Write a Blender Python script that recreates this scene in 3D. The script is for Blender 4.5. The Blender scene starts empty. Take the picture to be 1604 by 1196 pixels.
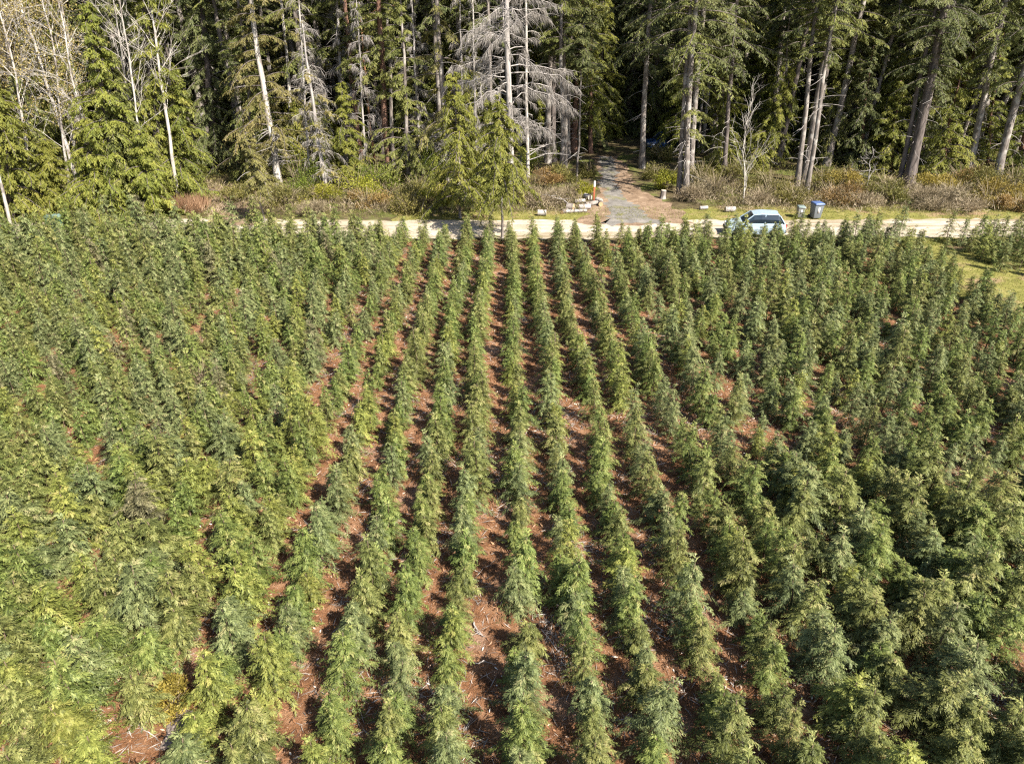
import bpy, math, numpy as np
from mathutils import Matrix, Vector

S = bpy.context.scene
COL = S.collection
R = math.radians
rg = np.random.default_rng(11)

# ------------------------------------------------------------------ camera, sky, sun, exposure
CAMZ, PITCH, YAW, FPX = 14.0, 28.8, -0.62, 1110.0
cam = bpy.data.cameras.new('camera')
cam.sensor_width = 36.0
cam.lens = FPX / 1604 * 36
cam.clip_end = 5000
camo = bpy.data.objects.new('camera', cam)
COL.objects.link(camo)
camo.location = (0, 0, CAMZ)
camo.rotation_euler = (R(90 - PITCH), 0, R(YAW))
S.camera = camo
CM = np.array(camo.rotation_euler.to_matrix())

SUN_EL, SUN_AZ = 46.0, 136.0            # azimuth clockwise from +Y: behind the camera, to the right
w = bpy.data.worlds.new("World")
S.world = w
w.use_nodes = True
sky = w.node_tree.nodes.new('ShaderNodeTexSky')
sky.sky_type = 'NISHITA'
sky.sun_disc = False
sky.sun_elevation = R(SUN_EL)
sky.sun_rotation = R(SUN_AZ)
bg = w.node_tree.nodes['Background']
bg.inputs['Strength'].default_value = 0.07
w.node_tree.links.new(sky.outputs[0], bg.inputs['Color'])
sl = bpy.data.lights.new('sun', 'SUN')
sl.energy = 5.0
sl.angle = R(0.5)
sl.color = (1.0, 0.945, 0.845)
so = bpy.data.objects.new('sun', sl)
COL.objects.link(so)
sd = Vector((math.cos(R(SUN_EL)) * math.sin(R(SUN_AZ)), math.cos(R(SUN_EL)) * math.cos(R(SUN_AZ)), math.sin(R(SUN_EL))))
so.rotation_euler = sd.to_track_quat('Z', 'Y').to_euler()
so.location = (20, -20, 40)
S.view_settings.view_transform = 'Standard'
S.view_settings.look = 'None'
S.view_settings.exposure = 1.5
S.view_settings.gamma = 1
S.render.engine = 'CYCLES'
S.cycles.use_denoising = False
S.cycles.pixel_filter_type = 'BLACKMAN_HARRIS'
S.cycles.filter_width = 1.25
S.cycles.max_bounces = 5
S.cycles.diffuse_bounces = 3
S.cycles.glossy_bounces = 2
S.cycles.transmission_bounces = 3


def ray(px, py):
    return CM @ np.array([(px - 802) / FPX, (598 - py) / FPX, -1.0])


def at(px, py, z=0.0):                  # where the photograph's pixel meets the level z
    d = ray(px, py)
    k = (z - CAMZ) / d[2]
    return np.array([d[0] * k, d[1] * k, z])


def at_y(px, py, y):                    # where it meets the upright plane at distance y
    d = ray(px, py)
    k = y / d[1]
    return np.array([d[0] * k, y, CAMZ + d[2] * k])


def project(p):
    c = CM.T @ (np.asarray(p, float) - np.array([0, 0, CAMZ]))
    return 802 + FPX * c[0] / -c[2], 598 - FPX * c[1] / -c[2], -c[2]


# ------------------------------------------------------------------ materials
def new_mat(name):
    m = bpy.data.materials.new(name)
    m.use_nodes = True
    nt = m.node_tree
    nt.nodes.clear()
    return m, nt, nt.nodes.new('ShaderNodeOutputMaterial')


def N(nt, t, **kw):
    n = nt.nodes.new(t)
    for k, v in kw.items():
        if k in n.inputs:
            n.inputs[k].default_value = v
        else:
            setattr(n, k, v)
    return n


def ramp(nt, fac, stops):
    r = nt.nodes.new('ShaderNodeValToRGB')
    el = r.color_ramp.elements
    while len(el) < len(stops):
        el.new(0.5)
    for e, (p, c) in zip(el, stops):
        e.position = p
        e.color = (*c, 1)
    nt.links.new(fac, r.inputs[0])
    return r.outputs[0]


def noise(nt, scale, detail=4, rough=0.55, stretch=None, space='Object'):
    tc = nt.nodes.new('ShaderNodeTexCoord')
    out = tc.outputs[space]
    if stretch:
        mp = nt.nodes.new('ShaderNodeMapping')
        mp.inputs['Scale'].default_value = stretch
        nt.links.new(out, mp.inputs[0])
        out = mp.outputs[0]
    n = nt.nodes.new('ShaderNodeTexNoise')
    n.inputs['Scale'].default_value = scale
    n.inputs['Detail'].default_value = detail
    n.inputs['Roughness'].default_value = rough
    nt.links.new(out, n.inputs['Vector'])
    return n.outputs[0]


def mixc(nt, fac, a, b, blend='MIX'):
    m = nt.nodes.new('ShaderNodeMix')
    m.data_type = 'RGBA'
    m.blend_type = blend
    if isinstance(fac, (int, float)):
        m.inputs[0].default_value = fac
    else:
        nt.links.new(fac, m.inputs[0])
    for i, v in ((6, a), (7, b)):
        if isinstance(v, tuple):
            m.inputs[i].default_value = (*v, 1)
        else:
            nt.links.new(v, m.inputs[i])
    return m.outputs[2]


def leaf_mat(name, stops, transl=0.2, hue=0.010, val=0.11, rough=0.55, spec=0.25, sat=1.0, gain=1.0):
    """foliage: every leaf face carries a random 'tint'; every plant a small shift of its own"""
    m, nt, out = new_mat(name)
    a = nt.nodes.new('ShaderNodeAttribute')
    a.attribute_name = 'tint'
    c = ramp(nt, a.outputs['Fac'], stops)
    oi = nt.nodes.new('ShaderNodeObjectInfo')
    hs = nt.nodes.new('ShaderNodeHueSaturation')
    mr = N(nt, 'ShaderNodeMapRange')
    mr.inputs[3].default_value, mr.inputs[4].default_value = 0.5 - hue, 0.5 + hue * 0.6
    nt.links.new(oi.outputs['Random'], mr.inputs[0])
    nt.links.new(mr.outputs[0], hs.inputs['Hue'])
    ml = N(nt, 'ShaderNodeMath', operation='MULTIPLY')
    ml.inputs[1].default_value = 7.31
    nt.links.new(oi.outputs['Random'], ml.inputs[0])
    fr = N(nt, 'ShaderNodeMath', operation='FRACT')
    nt.links.new(ml.outputs[0], fr.inputs[0])
    mv = N(nt, 'ShaderNodeMapRange')
    mv.inputs[3].default_value, mv.inputs[4].default_value = gain * (1 - val), gain * (1 + val)
    nt.links.new(fr.outputs[0], mv.inputs[0])
    nt.links.new(mv.outputs[0], hs.inputs['Value'])
    hs.inputs['Saturation'].default_value = sat
    nt.links.new(c, hs.inputs['Color'])
    p = N(nt, 'ShaderNodeBsdfPrincipled', Roughness=rough)
    p.inputs['Specular IOR Level'].default_value = spec
    t = N(nt, 'ShaderNodeBsdfTranslucent')
    nt.links.new(hs.outputs[0], p.inputs['Base Color'])
    nt.links.new(hs.outputs[0], t.inputs['Color'])
    mx = N(nt, 'ShaderNodeMixShader', Fac=transl)
    nt.links.new(p.outputs[0], mx.inputs[1])
    nt.links.new(t.outputs[0], mx.inputs[2])
    nt.links.new(mx.outputs[0], out.inputs[0])
    return m


def bark_mat(name, dark, light, patch=None, scale=5.0):
    m, nt, out = new_mat(name)
    f = noise(nt, scale, 6, 0.65, (1, 1, 0.22))
    c = ramp(nt, f, [(0.36, dark), (0.64, light)])
    if patch:
        f2 = noise(nt, 1.3, 3, 0.6, (1, 1, 0.7))
        r2 = ramp(nt, f2, [(0.52, (0, 0, 0)), (0.62, (1, 1, 1))])
        c = mixc(nt, r2, c, patch)
    p = N(nt, 'ShaderNodeBsdfPrincipled', Roughness=0.9)
    p.inputs['Specular IOR Level'].default_value = 0.1
    nt.links.new(c, p.inputs['Base Color'])
    b = N(nt, 'ShaderNodeBump', Strength=0.7, Distance=0.04)
    nt.links.new(f, b.inputs['Height'])
    nt.links.new(b.outputs[0], p.inputs['Normal'])
    nt.links.new(p.outputs[0], out.inputs[0])
    return m


def plain_mat(name, col, rough=0.5, metal=0.0, var=0.12, coat=0.0, spec=0.5):
    m, nt, out = new_mat(name)
    f = noise(nt, 9.0, 5, 0.6)
    lo = tuple(c * (1 - var) for c in col)
    hi = tuple(min(1, c * (1 + var)) for c in col)
    p = N(nt, 'ShaderNodeBsdfPrincipled', Roughness=rough, Metallic=metal)
    p.inputs['Coat Weight'].default_value = coat
    p.inputs['Specular IOR Level'].default_value = spec
    nt.links.new(ramp(nt, f, [(0.3, lo), (0.7, hi)]), p.inputs['Base Color'])
    nt.links.new(p.outputs[0], out.inputs[0])
    return m


def ground_mat(name, stops, scale, patches=None, pscale=0.3, prange=(0.5, 0.62), bump=0.6, fine=24.0, dist=0.06, speck=None, pstretch=None):
    m, nt, out = new_mat(name)
    f = noise(nt, scale, 8, 0.7)
    c = ramp(nt, f, stops)
    if patches:
        f2 = noise(nt, pscale, 5, 0.6, pstretch)
        c = mixc(nt, ramp(nt, f2, [(prange[0], (0, 0, 0)), (prange[1], (1, 1, 1))]), c, patches)
    f3 = noise(nt, fine, 5, 0.75)
    c = mixc(nt, 0.55, c, ramp(nt, f3, [(0.3, (0.25, 0.25, 0.25)), (0.7, (0.78, 0.78, 0.78))]), 'OVERLAY')
    if speck:
        f4 = noise(nt, 40.0, 2, 0.5)
        c = mixc(nt, ramp(nt, f4, [(0.66, (0, 0, 0)), (0.72, (1, 1, 1))]), c, speck)
    p = N(nt, 'ShaderNodeBsdfPrincipled', Roughness=0.95)
    p.inputs['Specular IOR Level'].default_value = 0.08
    nt.links.new(c, p.inputs['Base Color'])
    b = N(nt, 'ShaderNodeBump', Strength=bump, Distance=dist)
    nt.links.new(f3, b.inputs['Height'])
    nt.links.new(b.outputs[0], p.inputs['Normal'])
    nt.links.new(p.outputs[0], out.inputs[0])
    return m


# plantation foliage, four tones the photo shows
FIELD = {
    'olive-green': leaf_mat('olive_foliage', [(0.0, (0.055, 0.063, 0.019)), (0.4, (0.138, 0.153, 0.047)), (0.8, (0.245, 0.247, 0.084)), (1.0, (0.32, 0.285, 0.13))], sat=1.05, gain=0.98),
    'grey-green': leaf_mat('grey_green_foliage', [(0.0, (0.058, 0.071, 0.028)), (0.4, (0.137, 0.162, 0.064)), (0.8, (0.236, 0.254, 0.105)), (1.0, (0.31, 0.285, 0.14))], sat=1.05, gain=0.98),
    'yellow-green': leaf_mat('yellow_green_foliage', [(0.0, (0.066, 0.075, 0.018)), (0.4, (0.165, 0.185, 0.046)), (0.8, (0.28, 0.285, 0.078)), (1.0, (0.35, 0.315, 0.11))], sat=1.05, gain=0.98),
    'mid-green': leaf_mat('mid_green_foliage', [(0.0, (0.046, 0.063, 0.017)), (0.4, (0.124, 0.158, 0.043)), (0.8, (0.222, 0.25, 0.075)), (1.0, (0.30, 0.28, 0.11))], sat=1.05, gain=0.98),
    'grey-brown': leaf_mat('half_dead_foliage', [(0.0, (0.06, 0.055, 0.03)), (0.4, (0.14, 0.135, 0.065)), (0.8, (0.23, 0.21, 0.11)), (1.0, (0.30, 0.26, 0.16))], sat=1.05, gain=0.98),
}
M = {
    'fir': leaf_mat('fir_needles', [(0, (0.045, 0.055, 0.02)), (0.5, (0.112, 0.128, 0.042)), (1, (0.20, 0.20, 0.075))], 0.28),
    'firlight': leaf_mat('fir_needles_light', [(0, (0.062, 0.074, 0.02)), (0.5, (0.155, 0.17, 0.044)), (1, (0.27, 0.26, 0.075))], 0.32),
    'cedar': leaf_mat('cedar_sprays', [(0, (0.075, 0.09, 0.016)), (0.5, (0.185, 0.20, 0.034)), (1, (0.31, 0.295, 0.065))], 0.36),
    'goldfir': leaf_mat('golden_needles', [(0, (0.075, 0.072, 0.022)), (0.5, (0.17, 0.155, 0.048)), (1, (0.27, 0.23, 0.085))], 0.28),
    'bud': leaf_mat('yellow_buds', [(0, (0.19, 0.15, 0.05)), (0.5, (0.34, 0.27, 0.10)), (1, (0.5, 0.40, 0.13))], 0.35),
    'maple': leaf_mat('fresh_leaves', [(0, (0.08, 0.12, 0.015)), (0.5, (0.17, 0.22, 0.03)), (1, (0.28, 0.32, 0.06))], 0.4),
    'shrub_olive': leaf_mat('olive_shrub_leaves', [(0, (0.06, 0.06, 0.016)), (0.5, (0.145, 0.135, 0.034)), (1, (0.24, 0.21, 0.06))], 0.3),
    'shrub_gold': leaf_mat('golden_shrub_leaves', [(0, (0.13, 0.10, 0.02)), (0.5, (0.24, 0.185, 0.035)), (1, (0.36, 0.28, 0.065))], 0.3),
    'shrub_rust': leaf_mat('rusty_shrub_leaves', [(0, (0.10, 0.062, 0.02)), (0.5, (0.20, 0.128, 0.042)), (1, (0.32, 0.22, 0.08))], 0.25),
    'shrub_lime': leaf_mat('lime_shrub_leaves', [(0, (0.12, 0.13, 0.012)), (0.5, (0.25, 0.25, 0.025)), (1, (0.38, 0.36, 0.05))], 0.35),
    'shrub_grey': leaf_mat('dry_brush', [(0, (0.10, 0.078, 0.042)), (0.5, (0.215, 0.168, 0.10)), (1, (0.37, 0.30, 0.20))], 0.1),
    'grass': leaf_mat('verge_grass', [(0, (0.085, 0.10, 0.016)), (0.5, (0.185, 0.19, 0.038)), (0.8, (0.23, 0.195, 0.065)), (1, (0.32, 0.25, 0.11))], 0.3),
    'drygrass': leaf_mat('dry_reddish_grass', [(0, (0.20, 0.11, 0.06)), (0.5, (0.34, 0.21, 0.12)), (1, (0.5, 0.34, 0.2))], 0.3),
    'chips': leaf_mat('wood_chips', [(0, (0.20, 0.10, 0.055)), (0.45, (0.36, 0.20, 0.12)), (0.75, (0.50, 0.36, 0.26)), (1, (0.78, 0.72, 0.64))], 0.0, 0, 0),
    'litter': leaf_mat('needle_litter', [(0, (0.07, 0.034, 0.018)), (0.5, (0.215, 0.10, 0.046)), (1, (0.40, 0.225, 0.12))], 0.1, 0, 0),
    'bark': bark_mat('grey_fir_bark', (0.085, 0.070, 0.060), (0.25, 0.215, 0.19), (0.33, 0.30, 0.27)),
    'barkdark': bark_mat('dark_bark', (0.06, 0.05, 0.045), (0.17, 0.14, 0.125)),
    'barkred': bark_mat('reddish_bark', (0.09, 0.05, 0.035), (0.24, 0.14, 0.10)),
    'birch': bark_mat('pale_birch_bark', (0.29, 0.255, 0.225), (0.55, 0.51, 0.455), (0.20, 0.17, 0.15), 7),
    'dead': bark_mat('bleached_wood', (0.20, 0.178, 0.165), (0.42, 0.38, 0.35), None, 7),
    'deadtwig': leaf_mat('dead_twigs', [(0, (0.14, 0.12, 0.105)), (0.5, (0.26, 0.23, 0.205)), (1, (0.42, 0.38, 0.345))], 0.1, 0.01, 0.1),
    'stem': bark_mat('young_bark', (0.12, 0.08, 0.055), (0.26, 0.19, 0.14)),
    'madrone': bark_mat('orange_madrone_bark', (0.14, 0.075, 0.045), (0.32, 0.16, 0.08)),
    'logend': plain_mat('cut_wood', (0.50, 0.33, 0.18), 0.8, 0, 0.2),
    'logwhite': plain_mat('bleached_cut_wood', (0.42, 0.35, 0.28), 0.8, 0, 0.15),
    'rock': ground_mat('weathered_rock', [(0.3, (0.10, 0.075, 0.06)), (0.5, (0.19, 0.15, 0.125)), (0.7, (0.33, 0.28, 0.25))], 7.0, None, fine=14),
    'soil': ground_mat('rusty_soil', [(0.30, (0.085, 0.042, 0.023)), (0.5, (0.215, 0.103, 0.050)), (0.68, (0.35, 0.20, 0.115))], 1.6,
                       (0.34, 0.21, 0.14), 0.55, (0.56, 0.70), 1.0, 17.0, 0.10, (0.6, 0.52, 0.44)),
    'floor': ground_mat('forest_floor', [(0.3, (0.03, 0.022, 0.013)), (0.5, (0.085, 0.065, 0.035)), (0.7, (0.15, 0.125, 0.06))], 1.2,
                        (0.10, 0.11, 0.03), 0.4, (0.5, 0.6)),
    'gravel': ground_mat('pale_gravel', [(0.3, (0.28, 0.23, 0.17)), (0.5, (0.40, 0.34, 0.26)), (0.7, (0.50, 0.44, 0.36))], 0.9,
                         (0.22, 0.175, 0.115), 0.5, (0.46, 0.62), 0.5, 30, 0.03, None, (.12, 1.7, 1)),
    'drive': ground_mat('grey_gravel', [(0.3, (0.10, 0.09, 0.08)), (0.5, (0.16, 0.147, 0.132)), (0.7, (0.24, 0.215, 0.19))], 1.1,
                        (0.15, 0.14, 0.07), 0.7, (0.52, 0.66), 0.5, 30, 0.03),
    'tan': ground_mat('tan_dirt', [(0.3, (0.10, 0.066, 0.042)), (0.5, (0.20, 0.138, 0.092)), (0.7, (0.32, 0.235, 0.165))], 1.1, None, fine=22, bump=0.6),
    'vergesoil': ground_mat('verge_turf', [(0.3, (0.085, 0.085, 0.022)), (0.5, (0.175, 0.165, 0.045)), (0.7, (0.26, 0.22, 0.085))], 1.0,
                            (0.24, 0.165, 0.095), 0.45, (0.52, 0.64)),
}


# ------------------------------------------------------------------ mesh kit
class MB:
    """collects quads (leaf kites, tubes, boxes) for ONE mesh"""
    def __init__(s):
        s.v, s.f, s.t, s.n, s.m = [], [], [], 0, []

    def add(s, v, f, tint=0.5, mi=0):
        v = np.asarray(v, float)
        f = np.asarray(f, int)
        s.v.append(v)
        s.f.append(f + s.n)
        s.n += len(v)
        s.t.append(np.broadcast_to(np.asarray(tint, float), (len(f),)).copy())
        s.m.append(np.full(len(f), mi, int))

    def kites(s, P, D, U, L, W, tint, mid=0.45):
        n = len(P)
        L = np.broadcast_to(L, (n,))[:, None]
        W = np.broadcast_to(W, (n,))[:, None]
        v = np.stack([P, P + D * L * mid + U * W * .5, P + D * L, P + D * L * mid - U * W * .5], 1).reshape(-1, 3)
        s.add(v, np.arange(n * 4).reshape(n, 4), tint)

    def tube(s, pts, rad, k=6, tint=0.5, cap=True, mi=0):
        pts = np.asarray(pts, float)
        n = len(pts)
        rad = np.broadcast_to(np.asarray(rad, float), (n,))
        T = np.gradient(pts, axis=0)
        T /= np.linalg.norm(T, axis=1)[:, None] + 1e-9
        ref = np.array([1.0, 0, 0]) if abs(T[0][0]) < 0.8 else np.array([0, 0, 1.0])
        A = np.cross(T, ref)
        A /= np.linalg.norm(A, axis=1)[:, None] + 1e-9
        B = np.cross(T, A)
        a = np.arange(k) * 2 * np.pi / k
        v = (pts[:, None] + rad[:, None, None] * (np.cos(a)[None, :, None] * A[:, None] + np.sin(a)[None, :, None] * B[:, None])).reshape(-1, 3)
        i = np.arange(n - 1)[:, None] * k
        j = np.arange(k)[None]
        f = np.stack([i + j, i + (j + 1) % k, i + k + (j + 1) % k, i + k + j], -1).reshape(-1, 4)
        s.add(v, f, tint, mi)
        if cap:
            for e in (0, n - 1):
                c = s.n
                ring = v[e * k:(e + 1) * k]
                s.v.append(np.vstack([ring, pts[e:e + 1]]))
                s.f.append(np.array([[c + q, c + (q + 1) % k, c + k, c + k] for q in range(k)]))
                s.n += k + 1
                s.t.append(np.full(k, 0.5))
                s.m.append(np.full(k, mi, int))

    def box(s, c, d, rot=0, taper=1.0, mi=0):
        x, y, z = [q / 2 for q in d]
        v = np.array([[-x, -y, -z], [x, -y, -z], [x, y, -z], [-x, y, -z], [-x * taper, -y * taper, z], [x * taper, -y * taper, z], [x * taper, y * taper, z], [-x * taper, y * taper, z]])
        cs, sn = math.cos(rot), math.sin(rot)
        v = v @ np.array([[cs, sn, 0], [-sn, cs, 0], [0, 0, 1]]) + np.asarray(c)
        s.add(v, [[0, 3, 2, 1], [4, 5, 6, 7], [0, 1, 5, 4], [1, 2, 6, 5], [2, 3, 7, 6], [3, 0, 4, 7]], 0.5, mi)

    def mesh(s, name, mats, smooth=False):
        v = np.vstack(s.v).astype(np.float32)
        f = np.vstack(s.f)
        tri = f[:, 2] == f[:, 3]
        me = bpy.data.meshes.new(name)
        cnt = np.where(tri, 3, 4)
        start = np.concatenate([[0], np.cumsum(cnt)[:-1]])
        mask = np.ones_like(f, bool)
        mask[tri, 3] = False
        me.vertices.add(len(v))
        me.vertices.foreach_set('co', v.ravel())
        me.loops.add(int(cnt.sum()))
        me.loops.foreach_set('vertex_index', f[mask].astype(np.int32))
        me.polygons.add(len(f))
        me.polygons.foreach_set('loop_start', start.astype(np.int32))
        for m in (mats if isinstance(mats, (list, tuple)) else [mats]):
            me.materials.append(m)
        me.polygons.foreach_set('material_index', np.concatenate(s.m).astype(np.int32))
        if smooth:
            me.polygons.foreach_set('use_smooth', np.ones(len(f), bool))
        at_ = me.attributes.new('tint', 'FLOAT', 'FACE')
        at_.data.foreach_set('value', np.concatenate(s.t).astype(np.float32))
        me.update(calc_edges=True)
        me.validate()
        return me


def link(name, me, parent=None, loc=(0, 0, 0)):
    o = bpy.data.objects.new(name, me)
    COL.objects.link(o)
    o.location = loc
    if parent:
        o.parent = parent
    return o


def tag(o, label=None, cat=None, group=None, kind=None):
    if label:
        o['label'] = label
    if cat:
        o['category'] = cat
    if group:
        o['group'] = group
    if kind:
        o['kind'] = kind
    return o


def thing(name, label, cat, loc, rz=0, group=None):
    o = link(name, None, None, tuple(float(q) for q in loc))
    o.rotation_euler = (0, 0, rz)
    return tag(o, label, cat, group)


def unit(v):
    return v / (np.linalg.norm(v, axis=-1, keepdims=True) + 1e-9)


def spray(mb, C, rng, n, L, W, spread=0.8, droop=0.25, s0=0.15, tint0=0.5, tspread=0.28, fork=2, hang=0.0, loose=.22, flen=.62):
    """feathery foliage along a limb: C is a polyline (m,3); leaflets leave it on both sides, forked"""
    m = len(C)
    s = s0 + (1 - s0) * (np.arange(n) + rng.random(n)) / n
    q = s * (m - 1)
    i = np.clip(q.astype(int), 0, m - 2)
    fr = (q - i)[:, None]
    P = C[i] * (1 - fr) + C[i + 1] * fr
    T = unit(C[i + 1] - C[i])
    up = np.array([0, 0, 1.0])
    side = unit(np.cross(T, up))
    nrm = np.cross(side, T)
    sg = np.where(np.arange(n) % 2 == 0, 1.0, -1.0)[:, None]
    a = spread * (0.55 + 0.75 * rng.random(n))[:, None]
    D = unit(T * np.cos(a) + side * sg * np.sin(a) + nrm * rng.normal(0, loose, n)[:, None] - up * (droop * (0.3 + rng.random(n)))[:, None] - up * hang * (rng.random(n) < .6)[:, None])
    ll = L * (0.55 + 0.75 * rng.random(n)) * (1 - 0.45 * s)
    tv = np.clip(tint0 + rng.normal(0, tspread, n), 0, 1)
    U = unit(np.cross(D, unit(nrm + rng.normal(0, loose * 2, (n, 3)))))
    mb.kites(P, D, U, ll, W * (0.7 + .6 * rng.random(n)), tv)
    for k in range(fork):
        b = (0.12 + 0.8 * (k + rng.random(n)) / fork)[:, None]
        sgn = (1 if k % 2 else -1)
        D2 = unit(D + U * sgn * (0.45 + .5 * rng.random(n))[:, None] - up * (droop * rng.random(n))[:, None])
        U2 = unit(np.cross(D2, unit(nrm + rng.normal(0, loose * 2.6, (n, 3)))))
        mb.kites(P + D * ll[:, None] * b, D2, U2, ll * flen * (1.15 - .6 * b[:, 0]), W * .8, np.clip(tv + rng.normal(0, .1, n), 0, 1))


# ------------------------------------------------------------------ setting: ground sheets
def sheet(name, poly, z, mat, wob=0.0, seed=0, step=0.6):
    """flat sheet inside an outline whose edge wanders naturally"""
    rng = np.random.default_rng(seed)
    out = []
    poly = [np.array(p[:2], float) for p in poly]
    for a, b in zip(poly, poly[1:] + poly[:1]):
        k = max(1, int(np.linalg.norm(b - a) / step)) if wob else 1
        nrm = np.array([-(b - a)[1], (b - a)[0]]) / (np.linalg.norm(b - a) + 1e-9)
        for j in range(k):
            out.append(a + (b - a) * j / k + nrm * rng.normal(0, wob) * (1 if wob else 0))
    me = bpy.data.meshes.new(name)
    me.from_pydata([(p[0], p[1], z) for p in out], [], [list(range(len(out)))])
    me.materials.append(mat)
    return tag(link(name, me), kind='structure')


sheet('ground', [(-900, -300), (900, -300), (900, 1500), (-900, 1500)], 0, M['floor'])
sheet('field_soil', [(-70, -8), (24.2, -8), (24.4, 44.2), (-70, 44.2)], 0.004, M['soil'], 0.25, 1)
sheet('grass_verge', [(24.0, 5), (60, 5), (60, 45), (22.0, 45.0), (24.3, 40)], 0.008, M['vergesoil'], 0.3, 2)
sheet('grass_bank', [(-8, 48.6), (75, 47.8), (75, 53), (18, 52.6), (12, 51.5), (-8, 51.5)], 0.008, M['vergesoil'], 0.3, 3)
sheet('gravel_road', [(-120, 47.5), (-40, 45.4), (0, 44.7), (40, 44.6), (90, 43.5), (90, 47.9), (40, 48.7), (0, 49.0), (-40, 49.6), (-120, 52)], 0.012, M['gravel'], 0.16, 4)


def pathpts(*px):
    return [at(x, y) for x, y in px]


sheet('dirt_apron', pathpts((985, 352), (1085, 350), (1060, 326), (1030, 313), (1012, 303), (988, 285), (980, 262), (968, 246), (932, 244), (933, 262), (940, 300), (920, 335), (905, 350)), 0.016, M['tan'], 0.28, 5)
sheet('driveway', pathpts((940, 352), (1040, 350), (1004, 330), (982, 312), (972, 300), (964, 285), (966, 262), (958, 246), (938, 245), (941, 262), (944, 290), (948, 312), (954, 335)), 0.020, M['drive'], 0.22, 6, .35)
sheet('dirt_track', pathpts((325, 352), (415, 352), (395, 328), (385, 318), (372, 300), (350, 290), (325, 292), (335, 310), (330, 330)), 0.016, M['tan'], 0.12, 7)

# ------------------------------------------------------------------ the plantation
def limb_curve(h, az, reach, e0, dr, m=6, bend=0.0):
    s = np.linspace(0, 1, m)
    a = az + bend * s * s
    return np.stack([np.cos(a) * reach * s, np.sin(a) * reach * s, h + reach * (math.tan(e0) * s - dr * s * s)], 1)


def young_tree(seed, H, Rr, nb=108):
    rng = np.random.default_rng(seed)
    f, t = MB(), MB()
    wob = np.cumsum(rng.normal(0, .018, (7, 2)), 0)
    zz = np.linspace(0, H, 7)
    t.tube(np.column_stack([wob, zz]), np.linspace(.032, .007, 7), 6)
    for i in range(nb):
        u = (i + rng.random()) / nb
        h = H * (0.05 + 0.91 * u ** 0.95)
        az = i * 2.39996 + rng.normal(0, .3)
        reach = (Rr * (1 - (h / H) ** 1.25) ** 0.85 + 0.05) * rng.choice([.5, .8, 1.0, 1.3, 1.65], p=[.18, .25, .27, .2, .1]) * rng.uniform(.9, 1.1)
        e0 = R(rng.uniform(18, 42) + 22 * u)
        C = limb_curve(h, az, reach, e0, math.tan(e0) * .45 + rng.uniform(.30, .62), 6, rng.normal(0, .25))
        off = np.array([np.interp(h, zz, wob[:, 0]), np.interp(h, zz, wob[:, 1]), 0])
        C = C + off
        spray(f, C, rng, int(8 + 11 * reach / Rr), 0.10 + 0.065 * reach / Rr, 0.0125, 0.70, 0.42, 0.08, rng.normal(.40, .22), .13, 7, 0, .13, .42)
        f.kites(C[-2:-1], unit(C[-1:] - C[-2:-1] - np.array([[0, 0, .05]])), unit(np.cross(C[-1:] - C[-2:-1], [[0, 0, 1.0]])), 0.13, .03, .7)
    top = np.column_stack([wob[-1:] + rng.normal(0, .01, (1, 2)), [H]])
    lead = top + np.array([[0, 0, 0], [.03, .02, .10], [.09, .05, .16], [.16, .09, .13]]) * rng.choice([-1, 1], 3) * [1, 1, 0] + np.array([[0, 0, 0], [0, 0, .10], [0, 0, .15], [0, 0, .12]])
    spray(f, lead, rng, 14, .13, .028, .7, .3, 0, .7, .15, 2)
    return f, t


TONES = list(FIELD)
VAR = []
for s, (H, Rr) in enumerate([(1.70, .44), (1.85, .48), (1.5, .43), (2.0, .49), (1.75, .40), (1.3, .41), (1.6, .47), (1.9, .42), (1.15, .37)]):
    f, t = young_tree(100 + s, H, Rr)
    tm = t.mesh('young_trunk', M['stem'], True)
    fm = f.mesh('young_crown', FIELD[TONES[0]])
    per = {}
    for tone in TONES:
        c = fm.copy()
        c.materials.clear()
        c.materials.append(FIELD[tone])
        per[tone] = c
    VAR.append((per, tm))

ROWX = {k: 0.4 + 1.38 * k for k in range(-40, 20)}
ROWX.update({-1: -1.12, -2: -2.35, -3: -3.7, 1: 1.72, 2: 3.1, 3: 4.48})
gaps = [(at(284, 1140, .3), .55), (at(18, 525), 1.0), (at(370, 750), .5), (at(1275, 935), .55), (at(266, 1092), .45), (at(325, 600), .5), (at(745, 990), .5), (at(1110, 590), .6),
        (at(1170, 620), .6), (at(430, 880), .35), (at(210, 860), .4), (at(90, 930), .4), (at(590, 620), .6), (at(1330, 760), .45)]
slots = []
for k, x0 in ROWX.items():
    y = 6.6 + rg.random() * 0.6
    off = rg.uniform(-1, 1, 8)
    ph = rg.random() * 6
    while y < 44.15:
        x = x0 + 0.10 * math.sin(y * .33 + ph) + rg.normal(0, (.085 if -6 < k < 6 else .27))
        miss = rg.random() < (0.02 if abs(k) < 5 else 0.035) or any(np.hypot(x - g[0][0], y - g[0][1]) < g[1] for g in gaps)
        px, py, dp = project((x, y, 1.1))
        lim = -34 if y > 30 else -99
        if not miss and -190 < px < 1800 and py < 1340 and x < 24.1 + (y - 30) * .09:
            slots.append((x, y, k, dp))
        y += rg.uniform(.58, .86) if -6 < k < 6 else rg.uniform(.44, .72)
# the second block of young trees beyond the grass lane on the right
for k, x in enumerate(np.arange(28.4, 37, 1.25)):
    y = 35.6 + (2.6 if k == 0 else .6 if k == 1 else 0) + rg.random() * .5
    while y < 44.0:
        px, py, dp = project((x, y, 1.1))
        if px < 1670:
            slots.append((x + rg.normal(0, .12), y, 100 + k, dp))
        y += rg.uniform(.9, 1.25)


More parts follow.
